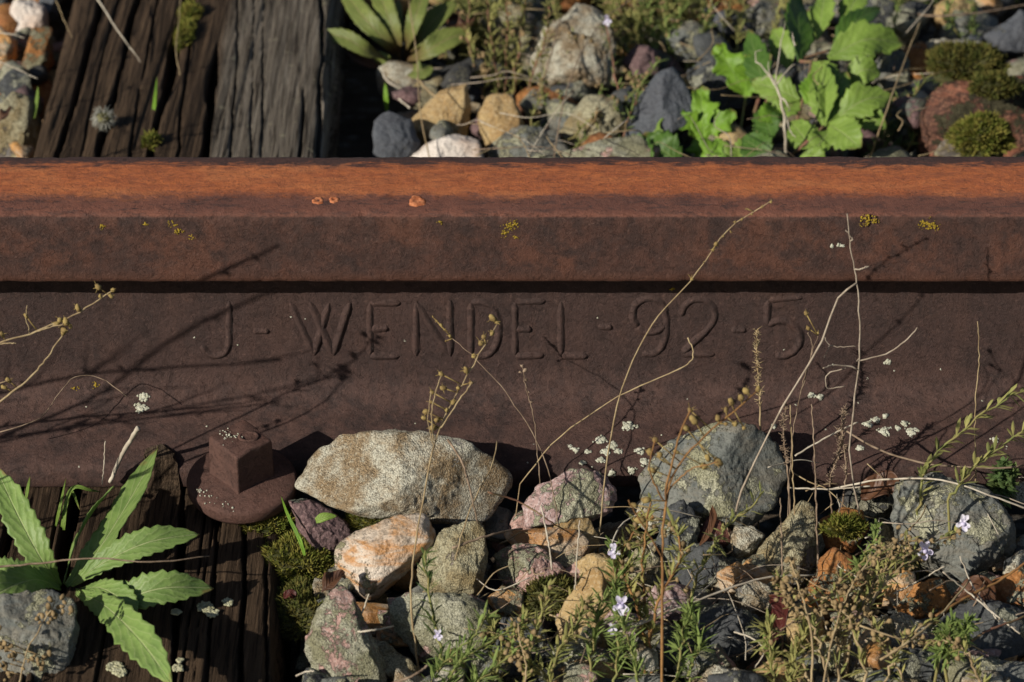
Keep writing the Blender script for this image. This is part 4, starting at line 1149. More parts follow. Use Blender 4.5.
narrow_plant('plant with two pale lilac flowers sprawling over the large dark grey rock', [([(845, 640), (870, 590), (900, 560), (968, 528)], -.19, -.145), ([(850, 640), (880, 590), (905, 565), (930, 552)], -.19, -.15), ([(840, 650), (855, 600), (880, 575), (905, 540)], -.19, -.145)], GRNY, stemmat=STRAW, seed=19, dens=.5, flowers=[(963, 522, 1.5), (925, 549, 1.6)], buds=9, ll=.007, name='toadflax_plant')
narrow_plant('green leafy stem slanting up across the rail foot above the dark grey rock', [([(918, 520), (925, 470), (955, 437), (1000, 402), (1030, 388)], -.10, -.075)], GRNY, stemmat=GSTEM, seed=20, dens=.4, ll=.009, lw=.0018)
narrow_plant('longer green stem slanting beside the leafy stem toward the small lichen stone', [([(948, 500), (975, 468), (1010, 440), (1050, 415)], -.11, -.085)], GRNY, stemmat=GSTEM, seed=21, dens=.35, ll=.009, lw=.0018)
narrow_plant('small dense dark green sprig behind the large dark grey rock', [([(996, 500), (998, 480), (1004, 462)], -.075, -.07), ([(1000, 500), (1008, 484), (1012, 472)], -.075, -.07)], GRND, seed=22, dens=2.2, ll=.006, lw=.0022)
narrow_plant('little bright green sprig near the ballast edge below the orange stone', [([(938, 664), (945, 640), (952, 622)], -.205, -.195), ([(944, 664), (960, 640), (968, 622)], -.205, -.195)], GRN, seed=23, dens=2.0, ll=.008)
narrow_plant('small grey green sprig beside the orange mossy stone', [([(846, 590), (858, 565), (872, 545), (878, 525)], -.15, -.13)], GRN, seed=24, dens=1.1, ll=.006)
narrow_plant('yellow-green shoots sprouting beside the small tan stone under the maroon leaf', [([(780, 705), (772, 670), (770, 640), (768, 625)], -.215, -.2), ([(790, 700), (792, 670), (798, 650), (806, 632)], -.215, -.2)], GRNY, seed=25, dens=.9, ll=.010, buds=4)

narrow_plant('sprawling olive weeds over the low dark stones under russet stems', [([(880, 705), (890, 670), (905, 640), (930, 620)], -.218, -.195), ([(905, 705), (900, 670), (880, 640), (870, 615)], -.218, -.19), ([(985, 705), (975, 670), (960, 645), (930, 640)], -.218, -.2)], GRNY, stemmat=STRAW, seed=26, dens=.45, buds=8, ll=.008)

# beyond the rail
def far_plant(label, stems, mat, seed, **kw):
    st = []
    for px, z0, z1 in stems:
        b = P(*px[0], z0); t = P(*px[-1], z1)
        st.append((px, b.y, t.y))
    return narrow_plant(label, st, mat, seed=seed, **kw)
far_plant('feathery olive plant behind the ochre stone', [([(500, 110), (496, 70), (490, 30), (486, -20)], -.04, .03), ([(512, 110), (516, 70), (522, 30), (528, -20)], -.04, .03), ([(485, 105), (474, 65), (468, 30), (470, -15)], -.04, .02), ([(520, 112), (530, 80), (545, 40), (550, 5)], -.04, .02), ([(505, 100), (506, 60), (508, 30), (505, -10)], -.04, .03)], GRNY, 31, dens=1.0, ll=.009, buds=3, stemmat=RSTEM)
far_plant('green feathery plant behind the slate blue pyramid stone', [([(672, 80), (676, 50), (680, 20), (682, -15)], -.04, .01), ([(668, 80), (655, 50), (648, 20), (640, -15)], -.04, .01), ([(680, 80), (695, 55), (705, 30), (715, -10)], -.04, .01), ([(660, 80), (668, 50), (664, 20), (660, -15)], -.04, .01)], GRN, 32, dens=1.0, ll=.010, buds=4)
far_plant('straggly green stem with thin leaves before the tan grey stone', [([(560, 160), (590, 135), (610, 115), (640, 85), (660, 60)], -.03, .0)], GRN, 33, dens=.55, ll=.008, buds=6)
far_plant('thin upright weed with pinkish tips in front of the pinkish lichen stone', [([(618, 165), (622, 120), (614, 70), (606, 20)], -.04, .012), ([(618, 165), (628, 120), (636, 100), (640, 80)], -.04, .0)], GRN, 34, dens=.4, ll=.008, flowers=[(607, 20, 1.2)], stemmat=RSTEM, name='toadflax_plant')
far_plant('pale green weed leaning over the mossy red brick', [([(882, 160), (900, 120), (918, 90), (945, 62)], -.04, .0), ([(900, 160), (920, 130), (938, 100), (942, 80)], -.04, .0), ([(880, 165), (884, 140), (890, 110), (900, 95)], -.04, -.01)], GRN, 35, dens=.6, ll=.008, buds=5)
far_plant('green shoots behind the broad green leaves', [([(880, 60), (892, 30), (900, 0), (905, -20)], -.03, .0), ([(970, 50), (972, 30), (975, 10), (972, -15)], -.03, .0), ([(965, 50), (955, 30), (950, 15), (948, 0)], -.03, .0)], GRN, 36, dens=1.0, ll=.009)
far_plant('yellowish weeds at the back between mauve stone and pale stone', [([(735, 60), (740, 30), (745, 0), (750, -20)], -.03, .0), ([(715, 60), (722, 35), (728, 10), (735, -15)], -.03, .0), ([(770, 60), (775, 30), (780, 5), (782, -20)], -.03, .0)], GRNY, 37, dens=.9, ll=.009, buds=2)
far_plant('dark low weed at the foot of the broad green leaves', [([(868, 170), (872, 150), (885, 135), (905, 125)], -.045, -.025), ([(885, 170), (890, 155), (900, 145), (925, 140)], -.045, -.03)], GRND, 38, dens=1.4, ll=.008)
far_plant('thin green weed over the flat lichen stone', [([(528, 168), (530, 130), (540, 95), (545, 60)], -.04, .0), ([(545, 168), (570, 140), (590, 120), (600, 112)], -.04, -.01)], GRNY, 39, dens=.45, ll=.007, buds=5)
far_plant('olive weed mass beside the cream mottled rock at the back', [([(630, 60), (622, 30), (615, 5), (612, -20)], -.03, .0), ([(640, 55), (640, 30), (634, 5), (630, -20)], -.03, .0), ([(560, 30), (555, 10), (552, -10), (550, -25)], -.03, .0)], GRNY, 40, dens=1.0, ll=.009, buds=8)

def patch(label, x0, x1, y0, y1, h0, h1, n, mat, seed, z=-.045, lean=0, far=False, **kw):
    """a tuft of many stems that spring from a strip of ballast"""
    r = random.Random(seed); st = []
    for i in range(n):
        bx, by = r.uniform(x0, x1), r.uniform(y0, y1); b = P(bx, by, z); h = r.uniform(h0, h1)
        lx = r.gauss(lean, 16); t = b + Vector((lx / 2100, r.gauss(-.004, .006), h)); mdl = b.lerp(t, .5) + Vector((r.gauss(0, .003), r.gauss(0, .003), 0))
        st.append(([proj(b), proj(mdl), proj(t)], b.y, t.y))
    return narrow_plant(label, st, mat, seed=seed, **kw)
patch('wispy olive grass and weeds behind the honey flint', 455, 620, 60, 110, .02, .05, 14, GRNY, 80, dens=.3, ll=.008, buds=5)
patch('broad feathery yellow-green tuft behind the cream mottled rock and flints', 452, 545, 30, 75, .03, .065, 22, GRNY, 71, dens=1.0, lw=.0017, ll=.010, buds=1)
patch('feathery green tuft between cream mottled rock and slate blue pyramid', 610, 700, 20, 70, .02, .055, 24, GRNY, 72, dens=1.0, lw=.0017, ll=.010, buds=1)
patch('low olive tuft at the back behind the lime green plant', 690, 790, -5, 35, .02, .05, 24, GRNY, 73, dens=1.0, lw=.0017, ll=.010, buds=1)
patch('olive tuft at the back above the broad leaves and layered stone', 850, 1020, -10, 25, .015, .04, 18, GRN, 74, dens=.9, lw=.0017, ll=.009, buds=1)
patch('tuft of thin green shoots between flat grey stone and tan grey stone', 520, 640, 110, 165, .015, .045, 12, GRN, 75, dens=.4, ll=.007, buds=3)
patch('dense yellow-green tuft in front of the reddish stone and moss clump', 480, 610, 640, 700, .02, .045, 14, GRNY, 76, dens=.36, ll=.010, buds=4)
patch('dense olive tangle around the rust stained stone and maroon leaf', 770, 880, 620, 700, .02, .055, 16, GRNY, 77, stemmat=STRAW, dens=.26, ll=.009, buds=8)
patch('olive weeds spreading under the russet seed stem', 620, 690, 560, 690, .02, .05, 12, GRNY, 78, stemmat=STRAW, dens=.28, ll=.009, buds=6)
patch('pale olive weeds around the dark grey flat stone and rusty orange stone', 880, 1020, 640, 700, .015, .04, 12, GRNY, 79, stemmat=STRAW, dens=.26, ll=.009, buds=5)

# ------------------------------------------------------------------ dry stalks
stalk('dry_seed_stem', 'tall arching straw stem with small buds crossing the numeral nine', [(598, 545), (606, 470), (622, 388), (652, 325), (690, 282), (728, 230), (772, 201)], -.085, -.095, .0007, .0004, STRAW, pods=[(771, 202, .9), (762, 207, .7), (752, 214, .8), (747, 209, .6), (742, 219, .8), (735, 222, .6), (723, 236, .9), (716, 244, 1.0), (713, 250, .8), (692, 279, 1.4), (704, 262, .5), (731, 232, .5)], seed=3, podr=.0013)
stalk('dry_straw', 'pale bent straw hooked at its tip below the numeral two', [(520, 484), (560, 436), (618, 397), (668, 374), (690, 362), (693, 350), (688, 337)], -.075, -.06, .0005, .0007, STRAW, seed=4)
stalk('dry_seed_stem', 'thin stem with a tiny seed head crossing the letter D', [(560, 530), (545, 460), (510, 398), (478, 362), (452, 338)], -.09, -.05, .0005, .0003, TWIG, pods=[(450, 336, 1.0), (445, 330, 1.0), (441, 325, 1.1), (437, 321, .7), (433, 317, .7), (446, 341, .7)], seed=5, podr=.0012)
stalk('dry_seed_stem', 'golden seed stem with round capsules before the letters D and E', [(420, 682), (411, 600), (418, 530), (436, 440), (462, 385), (498, 322)], -.175, -.105, .0009, .0005, STRAW,
      branches=[([(434, 445), (432, 410), (441, 376)], .0005, .0004, .0), ([(440, 430), (456, 405), (472, 382)], .0005, .0004, -.004), ([(434, 450), (428, 420), (431, 392)], .0004, .0003, .004)],
      pods=[(497, 322, 1.1), (493, 318, 1.4), (484, 337, 1.3), (481, 343, 1.5), (492, 333, 1.1), (466, 370, 1.2), (471, 383, 1.1), (458, 388, 1.1), (453, 402, 1.2), (441, 374, 1.1), (443, 388, 1.1), (432, 392, 1.2), (431, 402, 1.0), (426, 412, 1.2), (433, 428, 1.2), (437, 420, 1.0), (474, 356, .9), (447, 410, 1.0), (424, 418, 1.0)], seed=6, podr=.0017)
stalk('dry_seed_stem', 'small dark brown seed stem before the foot below the second letter E', [(540, 480), (534, 420), (527, 392), (522, 366)], -.06, -.055, .0005, .0004, TWIG, pods=[(522, 366, 1), (525, 370, .9), (520, 372, .7), (526, 380, .7), (529, 392, .6), (531, 402, .6)], seed=7, podr=.0013, podmat=TWIG)
stalk('dry_twig', 'leafless grey twig with side branches standing before the rail right of the numeral five', [(860, 520), (850, 450), (858, 370), (859, 300), (852, 255), (847, 214)], -.085, -.09, .0008, .0005, GREYT,
      branches=[([(857, 283), (838, 298), (822, 340), (796, 385), (770, 430), (742, 490), (735, 515)], .0006, .0007, -.01), ([(852, 362), (890, 352), (918, 328)], .0005, .0004, .0), ([(859, 270), (868, 266)], .0005, .0003, .0), ([(853, 240), (846, 230)], .0005, .0003, 0), ([(857, 368), (835, 365), (823, 368)], .0006, .0004, -.008), ([(824, 336), (832, 346), (856, 346)], .0003, .0003, 0), ([(830, 346), (824, 358)], .0003, .0002, 0), ([(846, 368), (828, 374), (827, 388), (845, 386)], .0004, .0003, .002)], seed=8)
stalk('dry_twig', 'thin branched twig with tiny seed heads beside the grey leafless twig', [(790, 470), (795, 420), (806, 372), (818, 335)], -.08, -.085, .0005, .0003, TWIG, branches=[([(802, 390), (812, 350), (808, 332)], .0004, .0003, 0)], pods=[(808, 328, 1.1), (806, 313, 1.3), (818, 333, .8)], seed=9, podr=.0013)
stalk('dry_straw', 'single straight thin straw standing before the rail foot', [(976, 470), (975, 410), (979, 360), (978, 321)], -.075, -.072, .0006, .0004, STRAW, seed=10)
stalk('dry_seed_stem', 'fuzzy grey upright dead stem below the numeral five', [(760, 450), (760, 400), (757, 360), (757, 330)], -.055, -.05, .0008, .0006, STRAW, fuzz=150, seed=11)
for sd, (lab, px) in enumerate([('fuzzy brown dead stem left of the grey leafless twig', [(790, 500), (786, 460), (783, 430), (786, 405)]), ('withered brown stem with shrivelled leaves behind the leafless twig', [(842, 510), (846, 470), (842, 430), (845, 408)]), ('withered drooping brown stem above the orange mossy stone', [(832, 510), (830, 480), (840, 450), (838, 430)])]):
    stalk('dry_seed_stem', lab, px, -.07, -.062, .0008, .0005, TWIG, fuzz=130, seed=12 + sd)
stalk('dry_twig', 'upright brown twig in front of the cream crusted stone', [(722, 520), (818, 560), (815, 470), (812, 404)][1:], -.115, -.085, .0008, .0006, TWIG, seed=16)
stalk('dry_twig', 'thin brown stem rising out of the cream crusted stone', [(796, 560), (794, 500), (792, 450), (790, 405)], -.105, -.085, .0007, .0005, STRAW, seed=17)
stalk('dry_twig', 'short dark twig before the cream crusted stone', [(783, 620), (782, 560), (780, 498)], -.16, -.135, .0008, .0005, TWIG, seed=18)
stalk('dry_seed_stem', 'russet seed stem with golden buds leaning over the grey green rock', [(662, 705), (662, 600), (664, 520), (676, 470), (712, 430), (758, 391)], -.215, -.165, .0012, .0007, RUSTSTEM,
      branches=[([(664, 500), (678, 440), (690, 410)], .0008, .0005, -.006), ([(665, 505), (650, 470), (655, 440)], .0006, .0004, -.006), ([(668, 490), (690, 470), (718, 462)], .0006, .0004, -.006), ([(664, 560), (640, 520), (628, 500)], .0006, .0004, -.006)],
      pods=[(758, 389, 1.3), (746, 391, 1.2), (741, 398, 1.1), (731, 402, 1.2), (726, 410, 1.0), (718, 418, 1.1), (690, 410, 1.2), (694, 420, 1.2), (686, 428, 1.1), (655, 440, 1.1), (650, 452, 1.2), (660, 455, 1.0), (718, 462, 1.4), (708, 458, 1.3), (704, 466, 1.4), (735, 424, 1.0), (744, 428, .9), (652, 470, 1.2), (640, 520, 1.1), (634, 505, 1.2), (646, 500, 1.1), (676, 452, 1.1), (726, 424, .8)], seed=19, podr=.0019)
stalk('dry_seed_stem', 'brown budded stem standing in the tangle over the rust stained stone', [(810, 705), (812, 640), (800, 590), (790, 560)], -.22, -.19, .0010, .0006, STRAW, pods=[(790, 560, 1.3), (795, 575, 1.2), (788, 590, 1.3), (803, 596, 1.2), (796, 608, 1.1), (784, 598, 1.1)], podmat=BROWNBUD, seed=20, podr=.002)
stalk('dry_seed_stem', 'brown budded stem leaning right in the tangle of olive stems', [(820, 705), (830, 650), (845, 600), (870, 560), (905, 535)], -.22, -.165, .0009, .0005, STRAW, pods=[(905, 535, 1.2), (897, 542, 1.1), (886, 550, 1.2), (874, 562, 1.1), (862, 572, 1.3), (852, 592, 1.2), (846, 607, 1.2), (838, 622, 1.1), (880, 546, .9), (856, 580, 1.0)], podmat=BROWNBUD, seed=21, podr=.0018)
stalk('dry_seed_stem', 'brown budded stem among the green shoots near the pink granite', [(520, 705), (526, 670), (520, 640), (518, 622)], -.222, -.2, .0009, .0005, STRAW, pods=[(518, 622, 1.2), (522, 636, 1.2), (515, 648, 1.3), (524, 655, 1.3), (512, 660, 1.2), (528, 645, 1.1), (520, 668, 1.2)], podmat=BROWNBUD, seed=22, podr=.002)
stalk('dry_seed_stem', 'blurred brown seed stem over the lichen-spotted stone under toothed leaves', [(12, 720), (18, 690), (28, 650), (56, 600)], -.235, -.205, .0008, .0005, STRAW, pods=[(56, 600, 1.3), (52, 610, 1.3), (58, 615, 1.2), (46, 618, 1.1), (8, 650, 1.4), (4, 662, 1.4), (14, 660, 1.3), (10, 672, 1.3), (2, 640, 1.2), (40, 655, 1.2), (36, 662, 1.1)], podmat=BROWNBUD, seed=23, podr=.002)
# lying straws
def straw(label, px, zs, r0, r1, mat, seed, name='fallen_straw', cat='straw', group=None):
    rng = random.Random(seed)
    pts = jitter(smooth_poly([P(x, y, z) for (x, y), z in zip(px, zs)], 22), .00012, rng)
    b = pts[0].copy(); vs, fs = tube_data([p - b for p in pts], r0 * .68, r1 * .68, 7, jit=.12, rng=rng)
    o = meshobj(name, vs, fs, mat, loc=b); tag(o, label, cat, group); return o
straw('long white fallen straw lying across stones below the cream crusted stone', [(615, 634), (670, 612), (730, 588), (770, 577), (814, 575)], [.014, .016, .018, .018, .014], .0008, .0006, PALE, 1)
straw('bent white straw crossing the long fallen straw', [(716, 534), (712, 555), (716, 575), (702, 592), (672, 612)], [.02, .016, .012, .016, .01], .0005, .0004, PALE, 2)
straw('thick white straw over the blackish stone', [(612, 628), (640, 622), (672, 606)], [.012, .014, .018], .0012, .0009, PALE, 3)
straw('thin straw over the dark angular stone with pale spot', [(734, 632), (752, 638), (764, 650), (755, 668)], [.012, .012, .008, -.004], .0006, .0004, PALE, 4)
straw('pale straw slanting down over rusty orange stone', [(960, 556), (975, 590), (1000, 622), (1016, 628)], [.026, .012, .008, .006], .0005, .0005, PALE, 5)
straw('second pale straw slanting below the lilac flowers', [(943, 572), (968, 592), (992, 612), (1020, 634)], [.026, .014, .012, .008], .0006, .0005, PALE, 6)
straw('straight pale straw leaning from rusty orange stone to the dark grey rock', [(893, 594), (920, 580), (944, 566)], [.01, .016, .026], .0006, .0004, PALE, 7)
straw('russet stem lying before the dark grey flat stone', [(936, 616), (966, 598), (1000, 580), (1030, 560)], [.012, .012, .014, .02], .0010, .0008, RUSTSTEM, 8)
straw('brown stem arching over the low dark stones', [(880, 660), (908, 642), (940, 615), (970, 580)], [.01, .016, .018, .02], .0009, .0006, STRAW, 9)
straw('reddish stem crossing the dark grey flat stone', [(960, 650), (985, 632), (1010, 622), (1040, 610)], [.006, .012, .012, .01], .0009, .0007, RSTEM, 10)
straw('long thin brown stem lying along the rail foot over the grey rock', [(845, 430), (880, 450), (930, 464), (1000, 468), (1040, 462)], [.04, .034, .03, .03, .03], .0008, .0006, TWIG, 11)
straw('pale straw along the back of the large dark grey rock', [(828, 490), (880, 480), (940, 480), (990, 495), (1030, 510)], [.012, .026, .034, .03, .022], .0007, .0006, PALE, 12)
straw('bright pale straw pointing up from the orange mossy stone to the twig', [(795, 456), (825, 438), (858, 422)], [.03, .036, .042], .0006, .0006, PALE, 13)
straw('thin straw lying behind the orange mossy stone', [(790, 488), (830, 489), (870, 486)], [.016, .018, .02], .0006, .0005, PALE, 14)
straw('thin straw leaning on the lichen slab beside the pink granite', [(455, 560), (470, 510), (492, 465), (497, 441)], [.02, .036, .046, .05], .0005, .0004, STRAW, 15)
straw('grey twig lying over the lichen slab edge', [(448, 440), (462, 462), (470, 490), (478, 524)], [.052, .05, .046, .03], .0009, .0006, TWIG, 16)
straw('reddish twig lying across the pink granite and lichen slab', [(488, 492), (520, 502), (548, 520), (574, 536)], [.045, .036, .03, .014], .0007, .0004, RSTEM, 17)
straw('pale straw lying over the lichen slab toward the caramel flint', [(452, 548), (490, 535), (522, 528)], [.018, .02, .014], .0009, .0007, TWIG, 18)
straw('thin grey stem before the caramel flint', [(552, 570), (548, 540), (541, 505)], [.014, .026, .036], .0006, .0005, PALE, 19)
straw('thin pale stem standing at the yellow tan stone', [(575, 590), (577, 555), (580, 520)], [.008, .022, .036], .0005, .0005, PALE, 20)
straw('thin straw resting between tall pink granite and broad pink granite', [(358, 632), (375, 630), (394, 626)], [.018, .02, .012], .0007, .0005, PALE, 21)
straw('curved straw at the foot of the tall pink granite', [(296, 676), (305, 672), (314, 671)], [.002, .004, .006], .0007, .0004, PALE, 22)
straw('dark twig at the base of the broad pink granite', [(392, 684), (412, 676), (428, 666)], [.004, .008, .010], .0010, .0007, TWIG, 23)
straw('two-tone brown twig lying over the toothed leaves', [(-10, 568), (40, 563), (95, 558), (150, 562), (210, 556)], [.030, .030, .032, .030, .026], .0008, .0004, TWIG, 24)
straw('thick bleached stick leaning on the rail foot behind the toothed leaves', [(110, 482), (122, 455), (138, 428)], [.006, .022, .04], .0014, .0017, PALE, 25)
straw('thin upright straw beside the bleached stick', [(102, 485), (104, 465), (105, 441)], [.008, .018, .03], .0004, .0004, PALE, 26)
straw('bleached forked straw beside split flint and tall pink granite', [(358, 622), (365, 605), (369, 594)], [.006, .014, .02], .0006, .0005, PALE, 27)
straw('pale grass blade lying over the cracked sleeper beyond the rail', [(92, -10), (112, 22), (128, 45), (141, 62)], [.02, .014, .008, .003], .0009, .0003, PALE, 28)
straw('thin straw lying beside the pale grass blade on the sleeper', [(56, 0), (64, 20), (72, 38)], [.01, .006, .003], .0005, .0003, STRAW, 29)
straw('white straw hanging over the russet flint', [(-12, 32), (10, 34), (25, 38)], [.012, .012, .01], .0007, .0004, PALE, 30)
straw('white straw over the dark grey stone, pointing at the sleeper edge', [(-15, 56), (10, 66), (38, 79)], [.012, .008, .003], .0007, .0004, PALE, 31)
straw('thin curved straw in the sleeper crack', [(180, 75), (176, 50), (179, 20), (181, -10)], [.002, .006, .006, .006], .0005, .0004, STRAW, 32)
straw('thin stalk rising out of the honey flint', [(430, 160), (420, 110), (417, 60), (409, 0)], [-.02, .0, .01, .03], .0006, .0005, STRAW, 33)
straw('bare stem below the reddish rosette', [(448, 104), (430, 92), (417, 78)], [-.012, -.012, -.01], .0011, .0008, STRAW, 34)
straw('curled pale root under the reddish rosette', [(386, 66), (384, 76), (392, 84), (402, 88)], [-.02, -.022, -.024, -.026], .0012, .0009, PALE, 35)
straw('pale short stick under the reddish rosette', [(392, 92), (400, 100), (410, 108)], [-.02, -.02, -.02], .0009, .0008, PALE, 36)
straw('tan grass stem leaning beside the broad green leaves', [(868, 164), (885, 115), (905, 60), (921, 20)], [-.03, .0, .012, .02], .0007, .0005, STRAW, 37)
straw('grey twig lying behind the layered lichen stone', [(900, 12), (940, 16), (985, 12), (1030, 4)], [-.005, -.003, -.004, -.006], .0010, .0008, TWIG, 38)
straw('thin twig rising across the cream mottled rock', [(552, 170), (562, 110), (578, 60), (604, 20), (636, -4)], [-.03, .0, .012, .016, .02], .0006, .0004, TWIG, 39)
straw('dark stem rising before the cream mottled rock', [(536, 100), (545, 75), (555, 40), (560, 20)], [-.02, -.005, .006, .01], .0008, .0006, TWIG, 40)
straw('short grass blade at the brick and rail edge', [(992, 162), (1003, 150), (1014, 140)], [-.01, .0, .004], .0005, .0003, STRAW, 41)
straw('dark thread-like stem lying curled before the rail web', [(0, 432), (40, 418), (60, 392), (75, 377), (100, 378), (126, 396)], [.03, .034, .042, .048, .046, .04], .0004, .0003, TWIG, 42)

# skeleton of a dead flower head before the broad leaves
def dead_head():
    rng = random.Random(3); c0 = P(784, 168, -.03); top = P(775, 82, .018)
    th = empty('dead_flower_stem', c0); tag(th, 'dead grey flower stem with wiry branches before the broad green leaves', 'dry stem')
    pts = jitter(smooth_poly([c0, P(785, 120, .0), top], 14), .0004, rng); vs, fs = tube_data(pts, .0009, .0007, 7)
    for px in [[(775, 82), (765, 68), (757, 62), (756, 52), (763, 50)], [(777, 84), (788, 70), (796, 64)], [(776, 80), (780, 50), (786, 20)], [(778, 88), (768, 76), (762, 80)], [(784, 110), (790, 130), (796, 138)], [(776, 82), (770, 74), (768, 62)], [(782, 98), (790, 108), (788, 112)], [(795, 46), (793, 38), (792, 33)]]:
        tube_data(jitter(smooth_poly([P(x, y, .018 + .0004 * (82 - y) if y < 110 else .0) for x, y in px], 8), .0003, rng), .0005, .0002, 5, vs, fs)
    meshobj('stem', [v - c0 for v in vs], fs, PALE, th)
dead_head()

# weeds at the left edge, whose seed stems reach into the picture and throw shade across the rail
WL = [('dry_seed_stem', 'straw seed stem arching in over the rail left of the letter J', [(-70, 560), (-62, 450), (-20, 358), (30, 334), (72, 316), (114, 290)], -.12, -.10, [(98, 287, 1.4), (113, 290, 1.2), (100, 296, .9), (111, 296, .9), (78, 308, 1.3), (60, 320, 1.4), (66, 322, 1.4), (64, 330, 1.3), (56, 324, 1.1), (26, 316, .9), (2, 334, 1.3), (70, 326, 1.2)]),
      ('dry_seed_stem', 'lower straw seed stem curving up below the arching one before the rail web', [(-75, 560), (-50, 460), (0, 402), (30, 378), (48, 356), (63, 334)], -.125, -.105, [(63, 333, 1.1), (8, 380, 1.3), (4, 387, 1.2), (-6, 392, 1.2), (-18, 400, 1.2), (-30, 396, 1.2)])]
for i, (nm, lab, px, a, b, pods) in enumerate(WL):
    br = [([(30, 334), (26, 318), (27, 306)], .0004, .0003, 0), ([(30, 334), (48, 328), (64, 324)], .0005, .0004, 0), ([(-5, 345), (10, 343), (16, 343)], .0005, .0003, 0)] if i == 0 else [([(0, 402), (-8, 388), (8, 380)], .0004, .0003, 0)]
    stalk(nm, lab, px, a, b, .0010, .0006, STRAW, pods=pods, branches=br, seed=40 + i, podr=.0016)
rw = random.Random(21)
SH = [[(-.42, -.16, -.05), (-.40, -.155, .08), (-.345, -.15, .157), (-.244, -.146, .207)], [(-.46, -.13, -.05), (-.44, -.13, .07), (-.37, -.13, .125), (-.250, -.125, .137)],
      [(-.45, -.15, -.05), (-.43, -.15, .05), (-.38, -.145, .10), (-.262, -.14, .125)], [(-.48, -.17, -.05), (-.45, -.17, .06), (-.39, -.165, .115), (-.268, -.155, .150)],
      [(-.41, -.12, -.05), (-.40, -.12, .04), (-.35, -.115, .085), (-.258, -.11, .098)], [(-.40, -.18, -.05), (-.38, -.18, .03), (-.33, -.175, .075), (-.268, -.17, .096)]]
for i, cp in enumerate(SH):
    pts = [Vector(p) for p in cp]; px = [proj(p) for p in pts]; br = []; pods = []
    pr = smooth_poly(pts, 24)
    for j in range(9 if i else 3):
        q = pr[rw.randint(11, 23)]; e = q + Vector((rw.uniform(.008, .035), rw.gauss(0, .004), rw.gauss(.006, .010))); a = proj(q); b2 = proj(e)
        if b2[0] > -8: continue
        br.append(([a, ((a[0] + b2[0]) / 2, (a[1] + b2[1]) / 2 + 1), b2], .0006, .0003, e.y - q.y))
    for j in range(6):
        q = pr[rw.randint(17, 23)] if i == 0 else pr[rw.randint(10, 22)]; e = proj(q + Vector((rw.gauss(0, .002), 0, rw.gauss(0, .002)))); pods.append((e[0], e[1], rw.uniform(.7, 1.3)))
    lab = 'dry arching seed stem in the weed clump before the rail, off the toothed rosette'
    stalk('dry_seed_stem', lab, px, pts[0].y, pts[-1].y,   .0020 if i == 0 else .0016, .0012 if i == 0 else .0009, STRAW, branches=br, pods=pods, seed=60 + i, group='weed clump before the rail', podr=.0015)
for i, (x, y, h, dx, dy) in enumerate([(-.34, .12, .10, .03, .01), (-.37, .19, .12, .02, .02), (-.33, .24, .09, .04, .0), (-.36, .30, .11, .03, .0), (-.40, .08, .14, .03, .02), (-.35, .36, .08, .03, 0)]):
    pts = [Vector((x, y, -.05)), Vector((x + dx * .3, y + dy, h * .4)), Vector((x + dx * .7, y + dy, h * .8)), Vector((x + dx, y + dy, h))]
    px = [proj(p) for p in pts]; br = []; pr = smooth_poly(pts, 24)
    for j in range(4):
        q = pr[rw.randint(9, 22)]; e = q + Vector((rw.gauss(.005, .02), rw.gauss(0, .01), rw.uniform(.0, .03))); a = proj(q); b2 = proj(e)
        br.append(([a, ((a[0] + b2[0]) / 2, (a[1] + b2[1]) / 2), b2], .0006, .0004, e.y - q.y))
    stalk('dry_seed_stem', 'dry branching stem in the weed clump beyond the rail left of the sleeper', px, pts[0].y, pts[-1].y, .0013, .0007, STRAW, branches=br, seed=90 + i, group='weed clump beyond the rail')

def tangle(label, boxes, n, seed):
    """dry grass lying in all directions over the ballast: too many to count"""
    r = random.Random(seed); vs, fs, mi = [], [], []
    for i in range(n):
        x0, x1, y0, y1, z0, z1 = r.choice(boxes); c = Vector((r.uniform(x0, x1), r.uniform(y0, y1), r.uniform(z0, z1)))
        a = r.gauss(.5, .9); el = r.gauss(.12, .3); L = r.uniform(.015, .06)
        d = Vector((math.cos(a) * math.cos(el), math.sin(a) * math.cos(el), math.sin(el))); sd = Vector((-d.y, d.x, r.gauss(0, .5)))
        pts = [c - d * L * .5, c - d * L * .17 + sd * r.gauss(0, .1) * L, c + d * L * .17 + sd * r.gauss(0, .1) * L, c + d * L * .5 + Vector((0, 0, -L * .12))]
        f0 = len(fs); rr = r.uniform(.00018, .00042); tube_data(smooth_poly(pts, 12), rr, rr * .6, 5, vs, fs); mi += [r.choice([0, 0, 1, 2, 3])] * (len(fs) - f0)
    o = meshobj('dry_grass_tangle', vs, fs, [STRAW, TWIG, GREYT, PALE], mi=mi); tag(o, label, 'dry grass', kind='stuff')
tangle('tangle of fine dry grass lying over the stones before the rail', [(.06, .245, -.20, -.06, -.005, .022), (.14, .25, -.10, -.058, .0, .025), (.05, .245, -.21, -.10, -.01, .02), (-.03, .10, -.20, -.08, -.01, .012)], 105, 5)
tangle('wisps of dry grass among the stones beyond the rail', [(-.04, .24, .28, .56, -.03, .012)], 110, 6)

